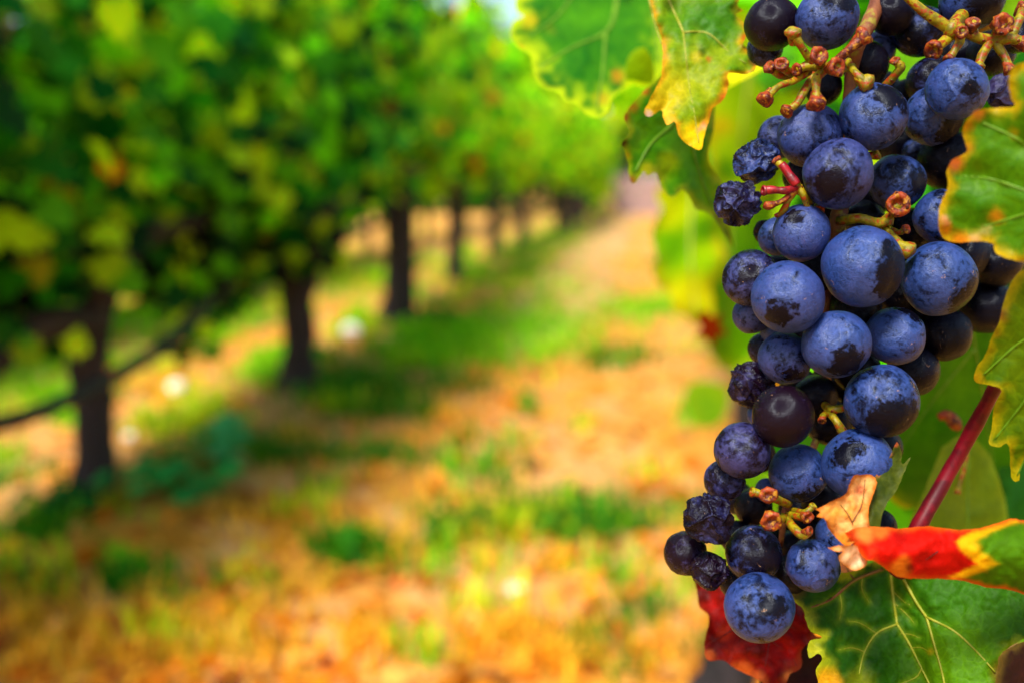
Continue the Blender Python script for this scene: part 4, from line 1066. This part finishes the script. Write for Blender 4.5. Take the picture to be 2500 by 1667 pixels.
# x, y, radius (photo pixels), layer (0 front .. 4 back), bloom 0..1, purple 0..1, rubbed spot (dx, dy in radii, size) or None, shrivel (amp, freq) or None
GR = [
 (1884, 58, 66, 1.0, .38, .45, (.0, .1, .75), None), (2019, 46, 75, 0.8, .80, .15, (.15, -.5, .55), None), (1868, 118, 44, 2.6, .6, .2, None, None),
 (2176, 32, 54, 2.0, .25, .3, None, None), (2244, 78, 62, 2.4, .55, .1, None, None), (2376, -4, 77, 1.4, .72, .05, (.4, .4, .9), None),
 (2112, 158, 56, 2.4, .25, .2, None, None), (2139, 124, 46, 3.2, .7, .1, None, None), (2132, 286, 80, 0.5, .82, .08, (.35, -.45, .55), None),
 (1978, 332, 77, 0.7, .80, .22, (.9, -.4, .4), None), (1902, 335, 52, 2.2, .80, .35, None, None), (2336, 218, 74, 0.6, .86, .05, (.1, .15, .4), (.05, 1.2)),
 (2280, 282, 72, 0.9, .80, .08, (.5, .6, .7), (.04, 1.4)), (2276, 200, 62, 2.0, .50, .25, None, None), (2214, 238, 44, 2.8, .4, .3, None, None),
 (1846, 397, 60, 1.1, .70, .15, None, (.27, 1.5)), (1800, 493, 62, 0.5, .66, .50, None, (.25, 1.9)), (2047, 425, 84, 0.1, .76, .35, (-.5, .45, .55), None),
 (2190, 445, 68, 1.8, .72, .02, (.5, .2, .45), None), (2238, 372, 34, 3.0, .7, .05, None, None), (2447, 226, 46, 2.2, .85, .8, None, (.24, 1.6)),
 (2299, 528, 66, 1.4, .78, .05, None, None), (2318, 392, 72, 2.2, .22, .1, None, None), (2390, 470, 66, 2.8, .2, .1, None, None), (2420, 130, 56, 3.0, .4, .1, None, None), (2440, 330, 56, 3.0, .25, .1, None, None),
 (1957, 569, 68, 0.7, .92, .22, (-.5, -.5, .35), None), (1897, 578, 46, 1.8, .85, .1, None, None), (1868, 566, 32, 2.4, .35, .7, None, (.22, 1.7)),
 (1833, 680, 68, 1.0, .68, .42, (-.3, -.1, .35), None), (1922, 726, 88, 0.0, .93, .18, (-.45, .5, .42), None), (2105, 651, 97, 0.0, .88, .05, (.55, .2, .72), None),
 (2293, 681, 88, 0.7, .84, .02, (.7, .55, .75), None), (2042, 841, 82, 0.2, .92, .10, (.05, .55, .58), None), (2186, 820, 70, 1.0, .86, .02, (.5, -.8, .55), None),
 (1834, 770, 46, 1.9, .85, .40, None, None), (1888, 806, 32, 2.0, .9, .05, None, None), (1916, 874, 64, 0.9, .80, .28, (.1, .6, .4), None), (1866, 852, 40, 2.3, .55, .45, None, None),
 (1836, 938, 62, 1.1, .55, .65, None, (.25, 1.5)), (1912, 1016, 74, 0.2, .45, .72, (-.1, .3, .95), None), (2153, 980, 88, 0.2, .78, .04, (.15, .6, .85), None),
 (2303, 815, 66, 2.3, .20, .1, None, None), (2406, 748, 68, 2.8, .18, .1, None, None), (2230, 902, 62, 2.2, .20, .1, None, None), (2430, 640, 62, 2.6, .25, .05, None, None), (2350, 620, 62, 2.5, .2, .05, None, None), (2400, 585, 50, 3.2, .4, .02, None, None),
 (1811, 1099, 69, 0.7, .72, .62, None, None), (1948, 1153, 70, 0.8, .84, .06, (.2, .7, .5), None), (2095, 1133, 86, 0.2, .86, .05, (-.55, -.45, .45), None), (2152, 1090, 50, 2.4, .3, .05, None, None),
 (1768, 1172, 52, 1.6, .66, .52, None, (.07, 1.3)), (1729, 1264, 69, 0.6, .56, .45, None, (.22, 1.9)), (1673, 1350, 53, 1.9, .50, .78, None, (.04, 1.2)), (1841, 1351, 68, 0.4, .62, .30, (.25, .0, .7), None),
 (1734, 1391, 50, 1.0, .5, .72, None, (.24, 1.8)), (1853, 1483, 84, 0.3, .76, .06, (.2, -.3, .4), None), (1985, 1379, 65, 0.9, .78, .14, None, (.05, 1.15)), (2052, 1306, 58, 1.6, .82, .08, None, None), (2148, 1282, 40, 2.6, .3, .05, None, None),
 (1874, 1196, 30, 2.6, .95, .35, None, None), (1838, 1236, 46, 2.8, .2, .3, None, None), (1975, 1290, 44, 2.9, .3, .1, None, None), (1990, 965, 52, 2.6, .2, .2, None, None), (2090, 758, 60, 2.4, .2, .2, None, None),
 (2022, 1030, 56, 3.0, .2, .2, None, None), (1856, 1012, 32, 2.4, .9, .1, None, None), (2190, 720, 56, 2.8, .2, .2, None, None), (1990, 660, 56, 2.6, .2, .2, None, None), (2110, 540, 50, 3.2, .2, .2, None, None), (2020, 500, 52, 3.0, .3, .2, None, None),
 (2010, 215, 44, 2.6, .2, .2, None, None), (1960, 430, 48, 2.6, .3, .3, None, None), (1950, 940, 44, 2.7, .2, .2, None, None), (2010, 1220, 52, 2.8, .2, .1, None, None), (1900, 1290, 40, 3.4, .2, .2, None, None), (1930, 1400, 48, 2.4, .3, .2, None, None), (1800, 1420, 44, 2.2, .3, .4, None, None), (2100, 1230, 46, 2.8, .2, .2, None, None), (2225, 560, 52, 3.0, .2, .1, None, None), (2090, 900, 56, 2.6, .2, .1, None, None), (2480, 90, 40, 2.8, .5, .1, None, None), (2340, 130, 44, 3.2, .3, .1, None, None),  # mostly added core berries that block light
 (1962, 808, 42, 2.9, 0, .1, None, None), (2032, 735, 52, 3.1, 0, .1, None, None), (2240, 765, 52, 3.1, 0, .1, None, None), (2040, 925, 56, 3.1, 0, .1, None, None), (2122, 480, 56, 3.2, 0, .1, None, None), (2196, 350, 56, 3.4, 0, .1, None, None), (2205, 640, 52, 3.4, 0, .1, None, None), (1900, 660, 40, 2.9, 0, .1, None, None), (1800, 1312, 42, 2.8, 0, .2, None, None), (2100, 1000, 50, 3.2, 0, .1, None, None), (2260, 620, 56, 3.4, 0, .1, None, None), (2350, 480, 64, 3.6, 0, .1, None, None), (2010, 390, 50, 3.4, 0, .1, None, None), (2150, 220, 46, 3.4, 0, .1, None, None), (1880, 1322, 38, 3.0, 0, .2, None, None), (1935, 1330, 36, 2.8, 0, .2, None, None), (1800, 1215, 40, 3.0, 0, .2, None, None), (1850, 1110, 44, 3.0, 0, .2, None, None), (2030, 1225, 46, 3.2, 0, .1, None, None), (1940, 1245, 40, 3.6, 0, .1, None, None), (1990, 1320, 40, 3.2, 0, .1, None, None)]  # filler berries added to block light and keep the gaps black
D0, DL = 0.2385, 0.0088
dep = np.array([D0 + g[3] * DL for g in GR])
pr = np.array([g[2] for g in GR], float)
gxy = np.array([(g[0], g[1]) for g in GR], float)
for it in range(60):      # let the berries settle against each other in depth
    rr = pr * dep / F
    X = np.stack([(gxy[:, 0] - 1250) / F * dep, (gxy[:, 1] - 833) / F * dep, dep], axis=1)
    moved = False
    for i in range(len(GR)):
        for j in range(i):
            dlt = X[i] - X[j]
            need = .95 * (rr[i] + rr[j])
            dd = np.linalg.norm(dlt)
            if dd < need:
                lat = math.hypot(dlt[0], dlt[1])
                want = math.sqrt(max(0, need * need - lat * lat))
                s = 1 if (dep[i], i) > (dep[j], j) else -1
                push = (want - abs(dlt[2])) * .35
                wi = .15 if GR[i][3] < GR[j][3] else .85
                dep[i] += s * push * wi; dep[j] -= s * push * (1 - wi)
                moved = True
    if not moved: break
dep = np.clip(dep, 0.228, 0.34)
grape_world = []
for i, g in enumerate(GR):
    x, y, r, layer, bloom, purple, spot, shr = g
    d = float(dep[i])
    me = shrivelled_mesh(shr[0], shr[1], i * .61 + 1) if shr else ROUND[i % len(ROUND)]
    o = bpy.data.objects.new('grape', me)
    col.objects.link(o)
    o.parent = bunch
    p = at(x, y, d)
    o.location = p - bunch.location
    s = r * d / F
    o.scale = (s, s, s * random.uniform(.99, 1.03))
    if spot:
        sx, sy, ss = spot
        zz = math.sqrt(max(0.05, 1 - min(.95, sx * sx + sy * sy)))
        dirv = (RT * sx - UP * sy - FW * zz).normalized()
        q = dirv.to_track_quat('X', 'Z')
        o.rotation_euler = q.to_euler()
    else:
        ss = 0.0
        o.rotation_euler = (random.uniform(0, 6.28), random.uniform(0, 6.28), random.uniform(0, 6.28))
    if layer >= 2 and bloom <= .3: bloom = 0.0  # back berries lose their bloom, so shade goes into the colour
    o.color = (bloom, purple, (i * .137 + .05) % 1.0, ss)
    if shr and shr[0] > .1: o['label'] = 'shrivelled wrinkled grape'
    elif layer >= 2 and bloom < .3: o['label'] = 'inner grape kept bare and dark to stand for shade'
    grape_world.append((p, s))

# ---- rachis and stalks
def wt(x, y, d): return at(x, y, d)
def px_r(r, d): return r * d / F
def branch(name, pts, rs, mat, n=16, parent=None, bump=.18):
    P3 = [wt(*p) for p in pts]
    P3 = smooth_path(P3, n)
    rad = rad_interp([px_r(r * .84, pts[0][2]) for r in rs], n)
    v, f = tube_data(P3, rad, 12, bump, 420)
    return mesh_obj(name, v, f, mat, parent or bunch)
def receptacle(owner, tip, direction, r, mat=None, open_=True):
    """the swollen, cupped end of a stalk from which a berry has fallen"""
    d = direction.normalized()
    prof = [(-1.5, .42), (-.9, .55), (-.4, .85), (0, 1.02), (.30, 1.0), (.45, .80)] + ([(.38, .55), (.12, .40), (.02, .12)] if open_ else [(.62, .45), (.68, .12)])
    pts = [tip + d * r * a for a, _b in prof]
    # rings along a straight axis, each with its own radius (the last ones sink back into the cup)
    a = d.cross(Vector((.2, .1, .97))); a.normalize(); b = d.cross(a)
    vs, fs = [], []
    S = 16
    for (pp, (al, rd)) in zip(pts, prof):
        for k in range(S):
            th = 2 * math.pi * k / S
            o = a * math.cos(th) + b * math.sin(th)
            q = pp + o * r * rd
            q += o * r * .30 * noise.noise(q * 700) + d * r * .12 * noise.noise(q * 700 + Vector((3, 3, 3)))
            vs.append(q)
    for i in range(len(pts) - 1):
        for k in range(S):
            fs.append((i * S + k, i * S + (k + 1) % S, (i + 1) * S + (k + 1) % S, (i + 1) * S + k))
    fs.append(tuple(range((len(pts) - 1) * S, len(pts) * S)))
    return mesh_obj('receptacle', vs, fs, mat or M_STEMRED, owner)
def stalk(pts, rs, knob=None, toward=None, mat=None, kmat=None, open_=True, bump=.18):
    o = branch('stalk', pts, rs, mat or M_STEM, 12, None, bump)
    if knob:
        tip = wt(*pts[-1])
        dr = tip - wt(*pts[-2])
        if toward is not None:
            dr = RT * toward[0] - UP * toward[1] - FW * toward[2]
        receptacle(o, tip, dr, px_r(knob * .92, pts[-1][2]), kmat, open_)
    return o

branch('rachis', [(2165, -60, .262), (2130, 40, .252), (2098, 105, .249), (2078, 180, .256), (2072, 260, .258), (2066, 350, .262), (2060, 460, .263), (2046, 540, .250), (2030, 640, .262), (2010, 800, .264), (2020, 950, .262), (1990, 1080, .264), (1925, 1220, .254), (1905, 1330, .260)],
       [24, 22, 20, 17, 17, 17, 18, 24, 16, 14, 11, 11, 12, 7], M_CANE, 70, None, .12)
d1 = .2405
# upper cluster of stalks
stalk([(2080, 165, .247), (2020, 165, d1), (1975, 160, d1), (1945, 172, d1)], [14, 17, 15, 10], 17, (-.8, .2, .5))
stalk([(1985, 160, d1), (1960, 120, .238), (1944, 92, .237), (1936, 80, .237)], [13, 11, 13, 14], 22, (-.2, -.75, .55), kmat=M_STEM, open_=False)
stalk([(2005, 165, d1), (2000, 148, .236), (1998, 138, .232)], [14, 15, 15], 24, (.1, -.1, 1))
stalk([(2020, 165, d1), (1995, 190, .237), (1993, 225, .236), (1993, 255, .236)], [15, 13, 12, 13], 25, (0, 1, .35), open_=False)
stalk([(2020, 165, d1), (2055, 138, .238), (2080, 115, .237), (2108, 90, .237)], [13, 12, 14, 15], 26, (.75, -.6, .3), kmat=M_STEMRED, open_=False, mat=M_STEMRED)
stalk([(2020, 165, d1), (2032, 165, .236), (2040, 165, .233)], [13, 14, 15], 25, (.45, .1, .9))
stalk([(2070, 150, .243), (2085, 175, .239), (2105, 195, .238), (2118, 205, .238)], [11, 10, 13, 15], 24, (.8, .5, .4), kmat=M_STEM, open_=False)
stalk([(1975, 175, .243), (1935, 200, .241), (1900, 212, .2395), (1868, 244, .239)], [12, 10, 9, 12], 22, (-.5, .85, .3), open_=False)
stalk([(1990, 180, .246), (1962, 225, .244), (1945, 255, .243), (1920, 272, .243)], [12, 12, 12, 13], 18, (-.8, .6, .3), open_=False)
stalk([(1960, 185, .246), (1925, 175, .243), (1908, 158, .241)], [12, 12, 12], 20, (-.25, -.2, .9))
stalk([(1950, 190, .247), (1905, 185, .245), (1880, 165, .244)], [11, 10, 12], 19, (-.6, -.5, .5))
# top right stalks
d2 = .244
stalk([(2420, -40, .262), (2330, 60, d2), (2318, 90, d2), (2280, 122, .242)], [16, 20, 15, 14], 24, (-.6, .6, .5))
stalk([(2318, 70, d2), (2270, 40, .243), (2235, 12, .243), (2205, -15, .243)], [18, 16, 13, 12], 16, (-.7, -.6, .3))
stalk([(2318, 75, d2), (2345, 95, .243), (2330, 125, .242), (2318, 145, .242)], [15, 14, 11, 12], 15, (-.3, .9, .3))
stalk([(2330, 60, d2), (2380, 90, d2), (2425, 100, d2), (2470, 95, .242), (2500, 105, .242)], [14, 16, 18, 15, 14], 22, (.9, .2, .4))
stalk([(2420, 100, d2), (2400, 130, .243), (2388, 165, .242)], [14, 13, 13], 15, (-.2, .9, .3), kmat=M_STEM)
stalk([(2425, 100, d2), (2450, 135, .243), (2466, 172, .242)], [14, 12, 12], 18, (.4, .9, .3))
stalk([(2425, 98, d2), (2440, 72, .242), (2447, 60, .239)], [14, 14, 15], 28, (.1, .1, 1))
stalk([(2380, 88, d2), (2378, 68, .243), (2375, 58, .241)], [12, 11, 12], 20, (-.2, -.5, .8))
stalk([(2330, 55, d2), (2345, 72, .241), (2348, 80, .239)], [12, 12, 12], 17, (0, .2, 1))
stalk([(2470, 92, .244), (2488, 50, .244), (2500, 20, .246)], [13, 14, 14], 20, (.4, -.5, .6))
stalk([(2140, 230, .258), (2180, 190, .254), (2200, 165, .252), (2185, 150, .252)], [11, 12, 12, 10], 14, (-.5, -.5, .5))
# red stalks of the two shrivelled berries
stalk([(1985, 520, .252), (1972, 490, .243), (1950, 458, .240), (1925, 425, .240), (1896, 392, .2405)], [9, 10, 11, 12, 11], 14, (-.7, -.6, .1), mat=M_STEM, kmat=M_STEMRED)
stalk([(1945, 452, .239), (1930, 430, .2392), (1908, 402, .240)], [13, 14, 12], None, mat=M_CRIMSON, bump=.3)
stalk([(1950, 456, .240), (1918, 466, .239), (1890, 464, .239), (1866, 466, .2395)], [9, 11, 12, 11], 13, (-.9, 0, .2), mat=M_CRIMSON, kmat=M_CRIMSON, bump=.35)
stalk([(1945, 462, .240), (1915, 488, .240), (1885, 502, .240), (1868, 500, .241)], [8, 8, 12, 12], None, mat=M_STEMRED, bump=.45)
stalk([(1945, 462, .240), (1925, 490, .241), (1915, 510, .242), (1902, 528, .244)], [9, 10, 11, 8], 11, (-.4, .9, .1), mat=M_STEM, kmat=M_CRIMSON)
stalk([(1950, 455, .240), (1962, 480, .240), (1972, 510, .242)], [11, 10, 9], None)
# middle right stalks
stalk([(2046, 540, .248), (2100, 534, .243), (2140, 545, .243), (2172, 540, .244)], [13, 14, 15, 13], 17, (.8, .1, .5), kmat=M_STEM)
stalk([(2150, 545, .245), (2180, 520, .242), (2192, 500, .238)], [11, 13, 15], 31, (-.15, .05, 1))
stalk([(2150, 548, .246), (2180, 575, .243), (2200, 600, .241), (2218, 612, .240)], [9, 9, 14, 16], 24, (.7, .6, .4), kmat=M_STEM, open_=False)
stalk([(2172, 560, .248), (2195, 568, .244), (2212, 560, .243)], [8, 8, 9], 13, (.3, -.2, .9))
stalk([(2060, 380, .256), (2100, 385, .250), (2140, 378, .248)], [10, 11, 12], 15, (.7, -.3, .6), kmat=M_STEM)
stalk([(2000, 500, .25), (1995, 505, .246), (1998, 515, .243)], [9, 10, 11], 15, (.2, .3, .9))
# lower middle stalk
stalk([(2010, 985, .256), (2030, 1000, .247), (2062, 994, .246)], [11, 12, 10], None)
stalk([(2020, 1000, .249), (2040, 1025, .245), (2056, 1050, .245), (2060, 1062, .246)], [12, 11, 13, 12], 15, (.3, .9, .1))
stalk([(2025, 1000, .250), (2010, 1015, .247), (2006, 1025, .246)], [9, 10, 9], 11, (-.3, .6, .6))
# lowest stalks
stalk([(1925, 1230, .250), (1905, 1222, .244), (1884, 1212, .240), (1876, 1207, .237)], [12, 12, 13, 13], 23, (-.25, -.05, 1))
stalk([(1880, 1212, .244), (1858, 1205, .243), (1838, 1200, .244)], [10, 11, 13], 14, (-.9, -.2, .3), kmat=M_STEM)
stalk([(1915, 1262, .248), (1898, 1270, .242), (1884, 1270, .237)], [13, 13, 14], 28, (-.2, .25, .95))
stalk([(1918, 1262, .248), (1940, 1290, .243), (1962, 1306, .241), (1975, 1296, .240)], [13, 13, 13, 12], 15, (.7, -.2, .5))
stalk([(1925, 1255, .249), (1955, 1262, .244), (1970, 1262, .241)], [11, 11, 11], 17, (.3, .1, .95))
stalk([(1935, 1245, .250), (1965, 1250, .245), (1985, 1235, .245)], [10, 10, 9], 11, (.5, -.7, .4), kmat=M_STEM)
